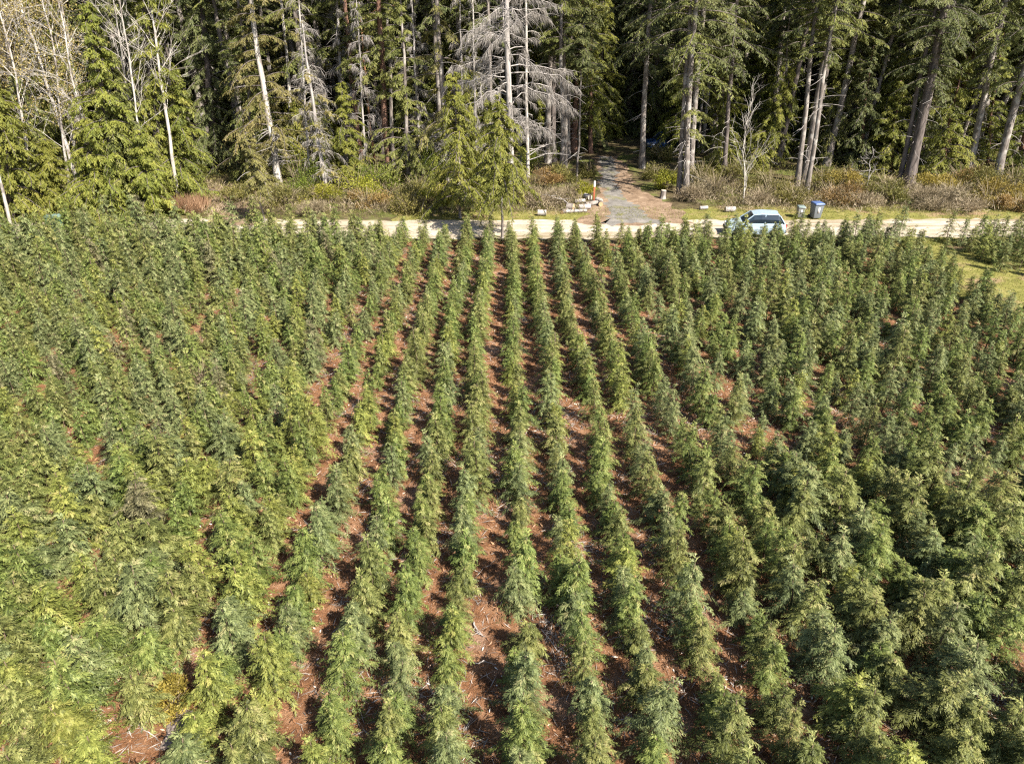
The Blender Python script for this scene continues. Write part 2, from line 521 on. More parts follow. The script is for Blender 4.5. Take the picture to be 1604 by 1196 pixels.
def tone_for(x, y):
    px, py, _ = project((x, y, 1.1))
    u = rg.random()
    n = math.sin(x * .55 + 1.3) * math.cos(y * .41) + rg.normal(0, .5)
    if px < 620 and py > 600:
        w = [.30, .17, .20, .325, .005]
    elif px < 620:
        w = [.385, .24, .12, .25, .005]
    elif px < 960:
        w = [.24, .34, .07, .348, .002]
    else:
        w = [.42, .22, .06, .295, .005]
    return TONES[int(np.searchsorted(np.cumsum(w), u * .999))]


def scale_for(x, y):
    s = float(np.clip(rg.normal(1.0, .15), .62, 1.34))
    s *= float(np.interp(x, [-40, -9, -5, 7, 11, 30], [1.06, .96, .92, .90, .95, .97]))
    if x < -7 and y > 36:
        s *= 1.12 if x > -15 else 1.34
    return s


order = sorted(range(len(slots)), key=lambda i: slots[i][3])
inview = [i for i in order if project((slots[i][0], slots[i][1], 1.2))[1] < 1215 and -25 < project((slots[i][0], slots[i][1], 1.2))[0] < 1629]
single = set(inview[:300])
ORD = ['', 'first', 'second', 'third', 'fourth', 'fifth', 'sixth', 'seventh', 'eighth', 'ninth', 'tenth', 'eleventh', 'twelfth', 'thirteenth', 'fourteenth', 'fifteenth', 'sixteenth', 'seventeenth', 'eighteenth', 'nineteenth', 'twentieth', 'twenty-first', 'twenty-second', 'twenty-third', 'twenty-fourth', 'twenty-fifth', 'twenty-sixth', 'twenty-seventh', 'twenty-eighth', 'twenty-ninth', 'thirtieth']
rowcount = {}
proto = None
rest = []
src_crowns, src_trunks = {}, {}
for i in order:
    x, y, k, dp = slots[i]
    tone, v, sc, rz = tone_for(x, y), int(rg.integers(len(VAR))), scale_for(x, y), rg.random() * 6.28
    if i not in single:
        rest.append((x, y, rz, sc, v, tone, k))
        continue
    rowcount[k] = rowcount.get(k, 0) + 1
    nrow = k + 1 if k >= 0 else -k
    sd_ = 'right' if k >= 0 else 'left'
    row = f'row just {sd_} of the wide lane' if nrow == 1 else f'{ORD[nrow]} row {sd_} of the wide lane'
    near = f'{ORD[rowcount[k]]} from the near end' if rowcount[k] > 1 else 'nearest the camera'
    if proto is None:
        root = thing('young_conifer', '', 'tree', (x, y, 0), rz, 'young conifers planted in rows across the field')
        cr = link('crown', VAR[v][0][tone], root)
        tr = link('trunk', VAR[v][1], root)
        proto = (root, cr, tr)
    else:
        root = proto[0].copy()
        COL.objects.link(root)
        root.location = (x, y, 0)
        root.rotation_euler = (0, 0, rz)
        cr = proto[1].copy()
        cr.data = VAR[v][0][tone]
        tr = proto[2].copy()
        tr.data = VAR[v][1]
        for c in (cr, tr):
            COL.objects.link(c)
            c.parent = root
    root.rotation_euler = (rg.normal(0, .05), rg.normal(0, .05), rz)
    wide = float(np.interp(abs(x), [5, 9], [1.04, 1.27]))
    root.scale = (sc * wide * rg.uniform(.92, 1.1), sc * wide * rg.uniform(.92, 1.1), sc)
    root['label'] = f'{tone} conifer, {near} of the {row}' if rowcount[k] > 1 else f'{tone} conifer nearest the camera in the {row}'
    src_crowns.setdefault((v, tone), cr)
    src_trunks.setdefault(v, tr)


def scatter(name, P, rz, sc, idx_lists, source_lists, label, cat):
    """ONE stuff object: points that carry copies of trees which stand elsewhere in the scene"""
    me = bpy.data.meshes.new(name)
    me.from_pydata([tuple(map(float, p)) for p in P], [], [])
    for nm, arr in (('turn', rz), ('size', sc)):
        a = me.attributes.new(nm, 'FLOAT', 'POINT')
        a.data.foreach_set('value', np.asarray(arr, np.float32))
    for q, idx in enumerate(idx_lists):
        a = me.attributes.new(f'pick{q}', 'INT', 'POINT')
        a.data.foreach_set('value', np.asarray(idx, np.int32))
    o = tag(link(name, me), label, cat, None, 'stuff')
    ng = bpy.data.node_groups.new(name, 'GeometryNodeTree')
    ng.interface.new_socket('Geometry', in_out='INPUT', socket_type='NodeSocketGeometry')
    ng.interface.new_socket('Geometry', in_out='OUTPUT', socket_type='NodeSocketGeometry')
    gi, go = ng.nodes.new('NodeGroupInput'), ng.nodes.new('NodeGroupOutput')
    join = ng.nodes.new('GeometryNodeJoinGeometry')

    def attr(nm, ty):
        n = ng.nodes.new('GeometryNodeInputNamedAttribute')
        n.data_type = ty
        n.inputs['Name'].default_value = nm
        return n.outputs[0]
    cx = ng.nodes.new('ShaderNodeCombineXYZ')
    ng.links.new(attr('turn', 'FLOAT'), cx.inputs[2])
    sz = attr('size', 'FLOAT')
    for q, srcs in enumerate(source_lists):
        g2i = ng.nodes.new('GeometryNodeGeometryToInstance')
        for s_ in reversed(srcs):
            oi = ng.nodes.new('GeometryNodeObjectInfo')
            oi.transform_space = 'ORIGINAL'
            oi.inputs['Object'].default_value = s_
            oi.inputs['As Instance'].default_value = True
            ng.links.new(oi.outputs['Geometry'], g2i.inputs[0])
        # every source becomes one instance of the joined list
        jn = ng.nodes.new('GeometryNodeJoinGeometry')
        for l in list(g2i.inputs[0].links):
            ng.links.new(l.from_socket, jn.inputs[0])
        ng.nodes.remove(g2i)
        ip = ng.nodes.new('GeometryNodeInstanceOnPoints')
        ip.inputs['Pick Instance'].default_value = True
        ng.links.new(gi.outputs[0], ip.inputs['Points'])
        ng.links.new(jn.outputs[0], ip.inputs['Instance'])
        ng.links.new(attr(f'pick{q}', 'INT'), ip.inputs['Instance Index'])
        ng.links.new(cx.outputs[0], ip.inputs['Rotation'])
        ng.links.new(sz, ip.inputs['Scale'])
        ng.links.new(ip.outputs[0], join.inputs[0])
    ng.links.new(join.outputs[0], go.inputs[0])
    md = o.modifiers.new('scatter', 'NODES')
    md.node_group = ng
    return o


ck = sorted(src_crowns)
tk = sorted(src_trunks)


def pick(v, tone):
    return ck.index((v, tone)) if (v, tone) in ck else min(range(len(ck)), key=lambda i: (ck[i][1] != tone, i))


for nm, sel, lab in (('young_conifers', [r for r in rest if r[6] < 100], 'far rows of young green conifers packed between the near rows and the gravel road'),):
    scatter(nm, [(r[0], r[1], 0) for r in sel], [r[2] for r in sel], [r[3] for r in sel],
            [[pick(r[4], r[5]) for r in sel], [tk.index(r[4]) if r[4] in tk else 0 for r in sel]],
            [[src_crowns[k] for k in ck], [src_trunks[k] for k in tk]], lab, 'trees')
side_block = [r for r in rest if r[6] >= 100]
side_block.sort(key=lambda r: (r[6], r[1]))
sc_ = {}
for r in side_block:
    root = thing('young_conifer', '', 'tree', (r[0], r[1], 0), r[2], 'young conifers beside the grass lane')
    root.scale = (r[3] * 1.12,) * 3
    link('crown', VAR[r[4]][0][r[5]], root)
    link('trunk', VAR[r[4]][1], root)
    sc_[r[6]] = sc_.get(r[6], 0) + 1
    c_ = r[6] - 99
    where = 'row bordering the grass lane' if c_ == 1 else f'{ORD[c_]} row beyond the grass lane'
    root['label'] = f'{r[5]} conifer, {ORD[sc_[r[6]]]} from the near end, {where}'

# litter and chips on the soil
def flat_bits(name, n, xr, yr, L, W, mat, label, seed, z=0.02, lift=.25, tint=None, clump=0):
    rng = np.random.default_rng(seed)
    P = np.column_stack([rng.uniform(*xr, n), rng.uniform(*yr, n), np.full(n, z)])
    if clump:
        c = np.column_stack([rng.uniform(*xr, clump), rng.uniform(*yr, clump)])
        j = rng.integers(clump, size=n)
        half = rng.random(n) < .6
        P[half, :2] = c[j[half]] + rng.normal(0, .35, (half.sum(), 2))
    P[:, 0] = np.minimum(P[:, 0], 23.6)
    a = rng.random(n) * 6.28
    D = unit(np.column_stack([np.cos(a), np.sin(a), np.abs(rng.normal(0, lift, n))]))
    U = unit(np.cross(D, unit(np.column_stack([rng.normal(0, .5, (n, 2)), np.ones(n)]))))
    mb = MB()
    mb.kites(P, D, U, rng.uniform(*L, n), rng.uniform(*W, n), rng.random(n) ** 1.0 if tint is None else tint)
    return tag(link(name, mb.mesh(name, mat)), label, name.replace('_', ' '), None, 'stuff')


flat_bits('needle_litter', 60000, (-26, 27), (7, 44), (.05, .22), (.015, .06), M['litter'], 'rust brown needle litter covering the soil between the rows', 5, .015, .35)
flat_bits('twig_debris', 26000, (-16, 18), (7, 44), (.14, .45), (.010, .022), M['deadtwig'], 'thin pale twigs and prunings lying on the rusty soil', 8, .03, .15, None, 260)
flat_bits('wood_chips', 34000, (-20, 23), (7, 44), (.03, .16), (.012, .040), M['chips'], 'pale wood chips scattered over the rusty soil', 6, .03, .2, None, 420)

# ------------------------------------------------------------------ big trees
def trunk_line(base, up, H, m=14, rng=None, wob=.05):
    b = at(*base)
    u = at_y(*up, b[1])
    lean = (u[0] - b[0]) / max(u[2], 1)
    z = np.linspace(0, H, m)
    x = lean * np.minimum(z, u[2] * 1.15) + lean * .4 * np.maximum(0, z - u[2] * 1.15)
    y = np.zeros(m)
    if rng is not None:
        x = x + np.cumsum(rng.normal(0, wob, m)) * np.minimum(1, z / 3)
        y = y + np.cumsum(rng.normal(0, wob, m)) * np.minimum(1, z / 3)
    return b, np.column_stack([x, y, z])


def on_line(L, h):
    return np.array([np.interp(h, L[:, 2], L[:, 0]), np.interp(h, L[:, 2], L[:, 1]), 0])


def conifer(name, label, base, up, H, r0, zb, Rr, leaf, bark, seed, nb=80, dead=14, droop=.55, L=.50, W=.055, dens=1.0, keep=None, hang=.0, group=None, sparse=0.0, lowR=None, n0=32, cat='tree'):
    rng = np.random.default_rng(seed)
    b, line = trunk_line(base, up, H, 14, rng)
    root = thing(name, label, cat, b, 0, group)
    t, f = MB(), MB()
    k = np.linspace(0, 1, 14)
    rad = r0 * (1 - .78 * k)
    rad[0] *= 1.35
    t.tube(line, rad, 9)
    for i in range(dead):                         # dead snags below the crown
        h = rng.uniform(1.6, max(zb + 1, 4.5))
        az = rng.random() * 6.28
        C = limb_curve(h, az, rng.uniform(.5, 1.9) * (1.5 if dead > 30 else 1), R(rng.uniform(-15, 25)), rng.uniform(.1, .6), 5, rng.normal(0, .4)) + on_line(line, h)
        t.tube(C, np.linspace(.034 if dead > 30 else .024, .008, 5), 4, cap=False, mi=2)
    for i in range(nb):
        u = ((i + rng.random()) / nb) ** 1.12
        h = zb + (H - zb) * u
        az = i * 2.39996 + rng.normal(0, .4)
        if rng.random() < sparse or (keep and not keep(h, az, rng)):
            continue
        taper = (1 - u) ** .75
        if lowR:
            taper *= min(1, lowR + (1 - lowR) * (h - zb) / 3.0)
        reach = (Rr * taper + .25) * rng.choice([.45, .7, .95, 1.2]) * rng.uniform(.85, 1.1)
        e0 = R(rng.uniform(-8, 22) + 25 * u)
        C = limb_curve(h, az, reach, e0, math.tan(e0) * .3 + droop * rng.uniform(.3, 1.5), 7, rng.normal(0, .3)) + on_line(line, h)
        t.tube(C, np.linspace(.045, .010, 7) * (0.5 + reach / Rr * .6), 4, cap=False, mi=1)
        n = int(n0 * dens * (.35 + reach / Rr))
        t0 = rng.normal(.5, .13)
        spray(f, C, rng, n, L * (.7 + .4 * reach / Rr), W, .85, .42, .12, t0, .16, 5, hang, .2, .42)
        # secondary limbs so that the boughs have breadth
        for sgn in (-1, 1):
            for s in (.45, .72):
                q = C[int(s * 6)]
                d = C[int(s * 6) + 1] - C[int(s * 6) - 1]
                az2 = math.atan2(d[1], d[0]) + sgn * rng.uniform(.5, .9)
                ln = reach * rng.uniform(.25, .42)
                C2 = limb_curve(0, az2, ln, R(-5), droop * .9, 4) + q
                spray(f, C2, rng, max(3, int(n * .38)), L * .8, W, .85, .42, .0, t0, .16, 5, hang, .2, .42)
    link('trunk', t.mesh('trunk', [bark, M['barkdark'], M['dead']], True), root)
    if f.n:
        link('crown', f.mesh('crown', leaf), root)
    return root


def dead_conifer(name, label, base, up, H, r0, zb, Rr, seed, nl=60, bark='dead', hang=1.0, leaf=None, leafy=0.0):
    """bleached tree: long limbs that arch over and trail curtains of fine twigs"""
    rng = np.random.default_rng(seed)
    b, line = trunk_line(base, up, H, 14, rng, .03)
    root = thing(name, label, 'tree', b)
    t, tw, f = MB(), MB(), MB()
    t.tube(line, np.linspace(r0, r0 * .3, 14), 9)
    for i in range(nl):
        h = zb + (H - zb) * ((i + rng.random()) / nl)
        az = i * 2.39996 + rng.normal(0, .9)
        reach = Rr * (1 - .6 * (h - zb) / (H - zb)) * rng.choice([.3, .6, .9, 1.15]) * rng.uniform(.85, 1.1)
        e0 = R(rng.normal(14, 20))
        C = limb_curve(h, az, reach, e0, math.tan(e0) * .75 + rng.uniform(.0, .55), 9, rng.normal(0, .45)) + on_line(line, h)
        C[1:] += np.cumsum(rng.normal(0, .06, (8, 3)), 0) * reach / 2
        t.tube(C, np.linspace(.010 + .0075 * reach, .006, 9), 4, cap=False)
        n = int(190 * reach / Rr * hang)
        if n > 3:
            q = rng.uniform(.25, 1, n) * 7.99
            i0 = q.astype(int)
            fr = (q - i0)[:, None]
            P = C[i0] * (1 - fr) + C[i0 + 1] * fr
            D = unit(np.column_stack([rng.normal(0, .28, n), rng.normal(0, .28, n), -np.ones(n)]) + .5 * unit(C[i0 + 1] - C[i0]))
            a = rng.random(n) * 6.28
            U = unit(np.cross(D, np.column_stack([np.cos(a), np.sin(a), np.zeros(n)])))
            tw.kites(P, D, U, rng.uniform(.35, 1.0, n) * (.5 + .5 * reach / Rr), .016, rng.random(n), .3)
        for sgn in (-1, 1):
            for s in (2, 3, 5, 6):
                d = C[s + 1] - C[s]
                az2 = math.atan2(d[1], d[0]) + sgn * rng.uniform(.4, .9)
                C2 = limb_curve(0, az2, reach * rng.uniform(.12, .42), R(rng.uniform(-10, 30)), rng.uniform(.3, .9), 4) + C[s]
                t.tube(C2, np.linspace(.016, .006, 4), 3, cap=False)
        if leaf and rng.random() < leafy:
            spray(f, C, rng, 26, .5, .13, .85, .35, .45, rng.normal(.5, .13), .2, 2, .5)
    link('trunk', t.mesh('trunk', M[bark], True), root)
    if tw.n:
        link('twigs', tw.mesh('twigs', M['deadtwig']), root)
    if f.n:
        link('crown', f.mesh('crown', leaf), root)
    return root


def broadleaf(name, label, base, up, H, r0, zb, seed, leaf=None, nleaf=0, bark='birch', levels=3, nl=16, reach=2.6, leafL=.2, stems=1, group=None, cat='tree', e=(25, 60)):
    """bare or budding deciduous tree: rising limbs that fork into twigs"""
    rng = np.random.default_rng(seed)
    b, line = trunk_line(base, up, H, 14, rng, .06)
    root = thing(name, label, cat, b, 0, group)
    t, f = MB(), MB()
    tips = []

    def grow(p, d, ln, r, lev):
        pts = [p]
        for j in range(4):
            d = unit(d + rng.normal(0, .13, 3) + np.array([0, 0, .05]))
            pts.append(pts[-1] + d * ln / 4)
        t.tube(pts, np.linspace(r, r * .45, 5), 4 if lev else 5, cap=False)
        if lev <= 0:
            tips.extend(pts[2:])
            return
        for j in range(3 if lev > 1 else 3):
            q = pts[int(rng.integers(1, 5))]
            grow(q, unit(d + rng.normal(0, .55, 3)), ln * rng.uniform(.4, .65), r * .5, lev - 1)

    t.tube(line, np.linspace(r0, r0 * .3, 14), 8)
    for i in range(nl):
        h = zb + (H - zb) * ((i + rng.random()) / nl)
        az = rng.random() * 6.28
        el = R(rng.uniform(*e))
        d = np.array([math.cos(az) * math.cos(el), math.sin(az) * math.cos(el), math.sin(el)])
        grow(on_line(line, h) + [0, 0, h], d, reach * (1 - .5 * (h - zb) / (H - zb)) * rng.uniform(.6, 1.1), max(.022, r0 * .22), levels - 1)
    link('trunk', t.mesh('trunk', M[bark], True), root)
    if leaf:
        tp = np.array(tips)
        P = tp[rng.integers(len(tp), size=nleaf)] + rng.normal(0, .26, (nleaf, 3))
        D = unit(rng.normal(0, 1, (nleaf, 3)) + [0, 0, -.2])
        U = unit(np.cross(D, rng.normal(0, 1, (nleaf, 3))))
        f.kites(P, D, U, leafL * rng.uniform(.6, 1.2, nleaf), leafL * .5, rng.random(nleaf), .5)
        link('crown', f.mesh('crown', leaf), root)
    return root


# --- right side: tall firs with bare lower trunks
def high_full(h, az, rng):
    return h > 9.5 or (math.cos(az) > -.2 and rng.random() < .75) or rng.random() < .15


firs = [
    # label, base px, up px, H, r0, zb, R, seed, leaf
    ('slim straight grey fir trunk on the right bank of the driveway', (1005, 263), (1018, 89), 27, .27, 8.5, 4.2, 1, 'fir'),
    ('tall pale grey fir, right half of the twin trunks by the driveway stump', (1074, 305), (1090, 30), 29, .24, 4.6, 5.0, 2, 'firlight'),
    ('slightly thinner left half of the twin fir trunks by the driveway stump', (1064, 303), (1082, 36), 28, .21, 6.5, 4.6, 3, 'fir'),
    ('shaded grey fir trunk just behind the twin trunks', (1081, 285), (1092, 140), 27, .26, 10, 3.0, 4, 'fir'),
    ('dark fir trunk in deep shade behind the bare white sapling', (1134, 283), (1138, 178), 26, .20, 8.5, 4.2, 5, 'fir'),
    ('grey fir trunk left of the thin pale trunk above the bins', (1208, 250), (1227, 57), 27, .22, 11, 3.0, 6, 'fir'),
    ('straight grey fir, leftmost of the three trunks above the bins', (1248, 291), (1277, 51), 28, .21, 11.5, 2.8, 7, 'firlight'),
    ('thickest fir, middle of the three trunks above the bins', (1258, 286), (1300, 40), 29, .30, 11, 3.2, 8, 'fir'),
    ('lowest standing fir, rightmost of the three trunks above the bins', (1263, 298), (1291, 143), 27, .19, 9.5, 2.8, 9, 'firlight'),
    ('dark fir trunk in shade right of the three trunks above the bins', (1328, 248), (1344, 127), 27, .25, 8.5, 3.2, 10, 'fir'),
    ('broad dark leaning fir, thicker of the pair at the right of the brush', (1422, 289), (1480, 0), 30, .42, 7.5, 3.8, 11, 'fir'),
    ('thin leaning fir hugging the broad dark trunk on the right', (1408, 287), (1436, 140), 26, .20, 8.5, 2.8, 12, 'fir'),
    ('leaning fir with a sunlit left edge near the right end of the brush', (1515, 280), (1552, 105), 28, .30, 7.5, 3.4, 13, 'firlight'),
    ('pale brown leaning fir, the rightmost trunk in the photo', (1559, 286), (1597, 143), 28, .33, 7.0, 3.6, 14, 'fir'),
    ('brown fir trunk left of the driveway behind the dead branches', (858, 255), (859, 150), 26, .30, 8.5, 3.0, 15, 'fir'),
    ('dark reddish fir trunk above the golden green shrub', (611, 283), (605, 160), 26, .30, 7.0, 2.8, 16, 'firlight'),
]
for lab, bs, up, H, r0, zb, Rr, sd2, lf in firs:
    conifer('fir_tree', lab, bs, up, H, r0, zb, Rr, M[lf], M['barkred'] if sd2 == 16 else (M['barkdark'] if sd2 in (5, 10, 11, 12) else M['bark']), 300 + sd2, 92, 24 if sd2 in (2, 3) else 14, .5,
            group='tall firs at the forest edge', hang=.3, lowR=.4, keep=high_full if sd2 in (2, 3) else None, sparse=.1)

thin = [
    ('thin pale grey trunk beside the thicker fir left of the bins', (1219, 254), (1234, 54), 22, .12, 9, 'fir', 'bark'),
    ('thin dark sapling trunk between the driveway fir and the twin trunks', (1093, 232), (1102, 140), 22, .14, 9, 'fir', 'bark'),
    ('thin bent pale trunk in shade above the driveway end', (997, 170), (976, 20), 20, .13, 10, 'fir', 'bark'),
    ('slender grey pole-like trunk left of the driveway post', (903, 283), (907, 160), 13, .10, 9, 'fir', 'bark'),
    ('thin dark reddish trunk left of the driveway in shade', (897, 235), (893, 120), 22, .16, 9.5, 'fir', 'barkred'),
]
for q, (lab, bs, up, H, r0, zb, lf, bk) in enumerate(thin):
    conifer('slim_fir', lab, bs, up, H, r0, zb, 1.7, M[lf], M[bk], 340 + q, 46, 8, .5, group='slim trunks in the forest edge', hang=.2)

# --- middle: half-dead firs, snags, thin cedars by the road
def west(h, az, rng):
    return (math.cos(az) < .25) or h > 12 or rng.random() < .35


conifer('ragged_fir', 'ragged fir with pale trunk and golden boughs on its left side', (437, 292), (395, 0), 26, .27, 2.6, 4.0, M['goldfir'], M['birch'], 401, 100, 60, .5, dens=1.2, keep=west, hang=.6, sparse=.05)
dead_conifer('dead_snag', 'short white dead snag bristling with broken limbs above yellow shrubs', (511, 299), (487, 120), 12, .19, 1.0, 2.1, 402, 80, 'dead', .25, M['goldfir'], .25)
conifer('ragged_fir', 'slim fir with white trunk and olive boughs behind the short snag', (462, 262), (440, 10), 25, .19, 6.0, 2.8, M['goldfir'], M['birch'], 403, 60, 26, .5, hang=.5, sparse=.2)
conifer('ragged_fir', 'half bare fir with olive tufts between the red trunk and big dead tree', (703, 288), (681, 0), 26, .27, 3.0, 3.3, M['goldfir'], M['bark'], 404, 66, 70, .55, hang=.6, sparse=.35)
dead_conifer('dead_conifer', 'big bleached dead conifer with drooping grey limbs at top centre', (800, 313), (795, 0), 24, .28, 4.6, 4.9, 405, 120, 'dead', 1.5)
dead_conifer('bare_dead_tree', 'slim white bare trunk just right of the big dead conifer', (827, 278), (824, 0), 22, .15, 2.2, 2.0, 406, 26, 'birch', .25)
dead_conifer('bare_dead_tree', 'pale dead trunk with few limbs right of the ragged olive fir', (725, 262), (722, 110), 15, .15, 3.5, 1.6, 407, 26, 'dead', .4)
dead_conifer('bare_dead_tree', 'thin dead trunk in the tangle left of the ragged olive fir', (661, 285), (655, 150), 14, .14, 2, 2.2, 408, 44, 'dead', .7)
dead_conifer('bare_dead_tree', 'thin pale dead trunk between the ragged golden fir and the short snag', (484, 292), (470, 60), 16, .12, 2.5, 1.8, 430, 40, 'birch', .3)
dead_conifer('bare_dead_tree', 'thin grey dead trunk right of the short snag', (573, 285), (565, 120), 15, .11, 3, 1.9, 431, 44, 'dead', .5)
dead_conifer('bare_dead_tree', 'slim pale dead trunk left of the big dead conifer', (748, 285), (744, 90), 17, .12, 3.5, 2.1, 432, 44, 'birch', .5)
dead_conifer('dead_conifer', 'dead grey conifer with pale curtains of twigs behind the golden ragged fir', (540, 262), (530, 40), 22, .18, 5, 3.0, 409, 54, 'dead', 1.0, M['goldfir'], .35)
conifer('roadside_cedar', 'slender cedar on a bare pole trunk at the near road edge', (787, 373), (786, 216), 8.6, .085, 3.1, 2.3, M['cedar'], M['bark'], 410, 78, 3, .9, .44, .05, 1.0, hang=.5)
conifer('roadside_cedar', 'olive cedar with thin dark trunk beyond the road left of the pole-trunked cedar', (721, 342), (716, 216), 9.6, .10, 1.4, 2.4, M['cedar'], M['bark'], 411, 90, 6, .9, .44, .05, 1.0, hang=.5)
conifer('roadside_cedar', 'low olive cedar in front of the big dead trunk', (768, 318), (766, 216), 7.4, .09, .8, 2.3, M['cedar'], M['bark'], 412, 86, 4, .9, .44, .05, 1.0, hang=.5)
conifer('roadside_cedar', 'small golden green sapling with bare lower stem beside the dirt track', (416, 350), (400, 283), 6.0, .06, 2.2, 1.3, M['goldfir'], M['bark'], 413, 48, 3, .7, .38, .045, 1.0, hang=.3)
conifer('green_fir', 'dense mid green fir between the dirt track and the ragged golden fir', (400, 285), (385, 100), 20, .22, .8, 2.5, M['firlight'], M['bark'], 414, 110, 2, .6, hang=.3)
conifer('green_fir', 'bright green bough-covered young fir right of the short snag', (545, 292), (542, 200), 8, .12, .5, 2.0, M['cedar'], M['bark'], 415, 80, 2, .6, hang=.3)
conifer('green_fir', 'green fir filling the gap left of the tangled dead trunks', (640, 292), (636, 120), 16, .2, .8, 2.3, M['firlight'], M['bark'], 416, 90, 6, .6, hang=.3, sparse=.15)
conifer('shade_cedar', 'green cedar hanging over the left side of the driveway', (925, 240), (925, 100), 20, .22, 3.0, 3.2, M['cedar'], M['barkred'], 417, 90, 4, .7, hang=.4)
broadleaf('madrone', 'madrone with orange peeling stems at the top left of centre', (588, 262), (566, 10), 17, .11, 7, 420, M['firlight'], 3000, 'madrone', 3, 12, 2.6, .2)

# --- left side: full cedars and pale leaning alders
cedars = [
    ('bright cedar clothed to the ground at the left photo edge', (20, 345), (5, 200), 9.5, 2.6, 'cedar', 1),
    ('broad yellow-green cedar reaching the ground right of the white alders', (185, 340), (165, 130), 13.5, 3.2, 'cedar', 2),
    ('tall green cedar left of the dark gap beside the dirt track', (258, 322), (235, 40), 21, 2.4, 'cedar', 3),
    ('tall narrow green cedar behind the broad yellow-green cedar', (215, 296), (195, 20), 23, 3.0, 'firlight', 4),
    ('dark cedar walling the gap above the dirt track', (338, 268), (322, 60), 24, 3.0, 'fir', 5),
    ('green cedar behind the white alders at left', (95, 300), (72, 100), 17, 3.0, 'cedar', 6),
    ('short bushy cedar leaning over the red grass at left', (235, 342), (228, 280), 6.0, 2.0, 'cedar', 7),
    ('rounded low cedar in front of the broad yellow-green cedar', (150, 344), (146, 280), 6.8, 2.5, 'cedar', 9),
    ('medium green cedar filling the space left of the red dry grass', (205, 334), (196, 220), 10.5, 2.7, 'firlight', 10),
    ('green cedar overhanging the red dry grass from behind', (292, 318), (280, 200), 9.5, 2.7, 'cedar', 11),
    ('medium cedar behind the left edge cedar, below the alder buds', (62, 322), (48, 200), 9.0, 2.8, 'firlight', 12),
    ('small cedar between the left edge cedar and the red shrub', (75, 338), (68, 270), 5.2, 1.7, 'cedar', 8),
]
for lab, bs, up, H, Rr, lf, sd2 in cedars:
    conifer('cedar', lab, bs, up, H, .1 + H * .011, .3, Rr, M[lf], M['barkdark'], 500 + sd2, 80 + int(H * 5.2), 0, .7, .50, .055, 1.1, hang=.85, group='full cedars at the left forest edge')

alders = [
    ('tall white alder trunk leaning left, thickest of the pale pair', (128, 300), (65, 0), 20, .16, 3.5, 21, 'bud', 5200),
    ('white alder leaning left whose trunk reaches the low shrubs', (134, 322), (44, 41), 18, .14, 3.5, 22, 'bud', 4200),
    ('thin pale alder right of the two thick white trunks', (150, 296), (92, 35), 18, .11, 4.0, 23, 'bud', 3600),
    ('pale forked alder standing before the tall green cedar', (282, 327), (232, 10), 17, .14, 6.5, 24, None, 0),
    ('faint thin alder between the white pair and the forked alder', (226, 328), (187, 32), 16, .10, 6.0, 25, None, 0),
    ('pale bare alder with yellow buds at the top left corner', (40, 300), (8, 60), 19, .13, 4.0, 26, 'bud', 7000),
    ('budding yellow alder crown behind the top left corner alders', (70, 275), (40, 60), 18, .12, 4.0, 28, 'bud', 7000),
    ('thin alder with grey twigs between the corner alder and the white pair', (75, 290), (30, 100), 17, .09, 3.0, 29, 'bud', 2500),
    ('slim pale alder standing just right of the left edge cedar', (62, 332), (22, 120), 17, .10, 4.0, 30, 'bud', 1500),
    ('slim white alder whose bare limbs rise between the thick pair', (112, 322), (78, 100), 17, .10, 4.5, 31, 'bud', 1200),
    ('slender pale alder at the left flank of the broad yellow-green cedar', (160, 330), (118, 90), 17, .09, 5.0, 32, None, 0),
    ('slim bare alder between the broad yellow-green cedar and the forked alder', (238, 336), (204, 60), 17, .085, 5.5, 33, None, 0),
    ('short bare white pole of an alder at the left photo edge', (19, 362), (2, 289), 9, .12, 4.5, 27, None, 0),
]
for lab, bs, up, H, r0, zb, sd2, lf, n in alders:
    broadleaf('alder', lab, bs, up, H, r0, zb, 600 + sd2, M[lf] if lf else None, n, 'birch', 3, 26 if H > 10 else 6, 3.7 if H > 10 else 1.2, .15, group='pale alders on the left')
broadleaf('bare_sapling', 'bare white multi-stemmed sapling in the brush behind the pale car', (1164, 320), (1180, 175), 7.2, .055, .5, 640, None, 0, 'birch', 3, 17, 2.9, e=(45, 72))
broadleaf('bare_sapling', 'drooping grey dead sapling in the brush right of the bins', (1357, 302), (1360, 238), 3.6, .06, .6, 641, None, 0, 'dead', 3, 10, 1.6, e=(-30, 30))

# understory cedars on the right
under = [
    ('sunlit yellow-green cedar between the two leaning right trunks', (1475, 278), (1490, 180), 9.5, 2.6, 'cedar', 1),
    ('low yellow-green cedar left of the broad dark leaning trunk', (1395, 268), (1402, 190), 7.5, 2.2, 'cedar', 2),
    ('green understory cedar right of the rightmost trunk', (1596, 272), (1612, 180), 9, 2.6, 'cedar', 3),
    ('dim green cedar behind the leaning right trunks', (1455, 250), (1470, 120), 13, 2.8, 'firlight', 4),
    ('sunlit green cedar behind the rightmost trunk', (1545, 258), (1560, 140), 11, 2.8, 'cedar', 5),
    ('dark green cedar right of the three trunks above the bins', (1350, 262), (1358, 160), 10, 2.4, 'fir', 6),
]
for lab, bs, up, H, Rr, lf, sd2 in under:
    conifer('understory_cedar', lab, bs, up, H, .15, .5, Rr, M[lf], M['barkred'], 550 + sd2, 85, 0, .6, .46, .052, 1.0, hang=.4, group='understory cedars on the right', sparse=.1)

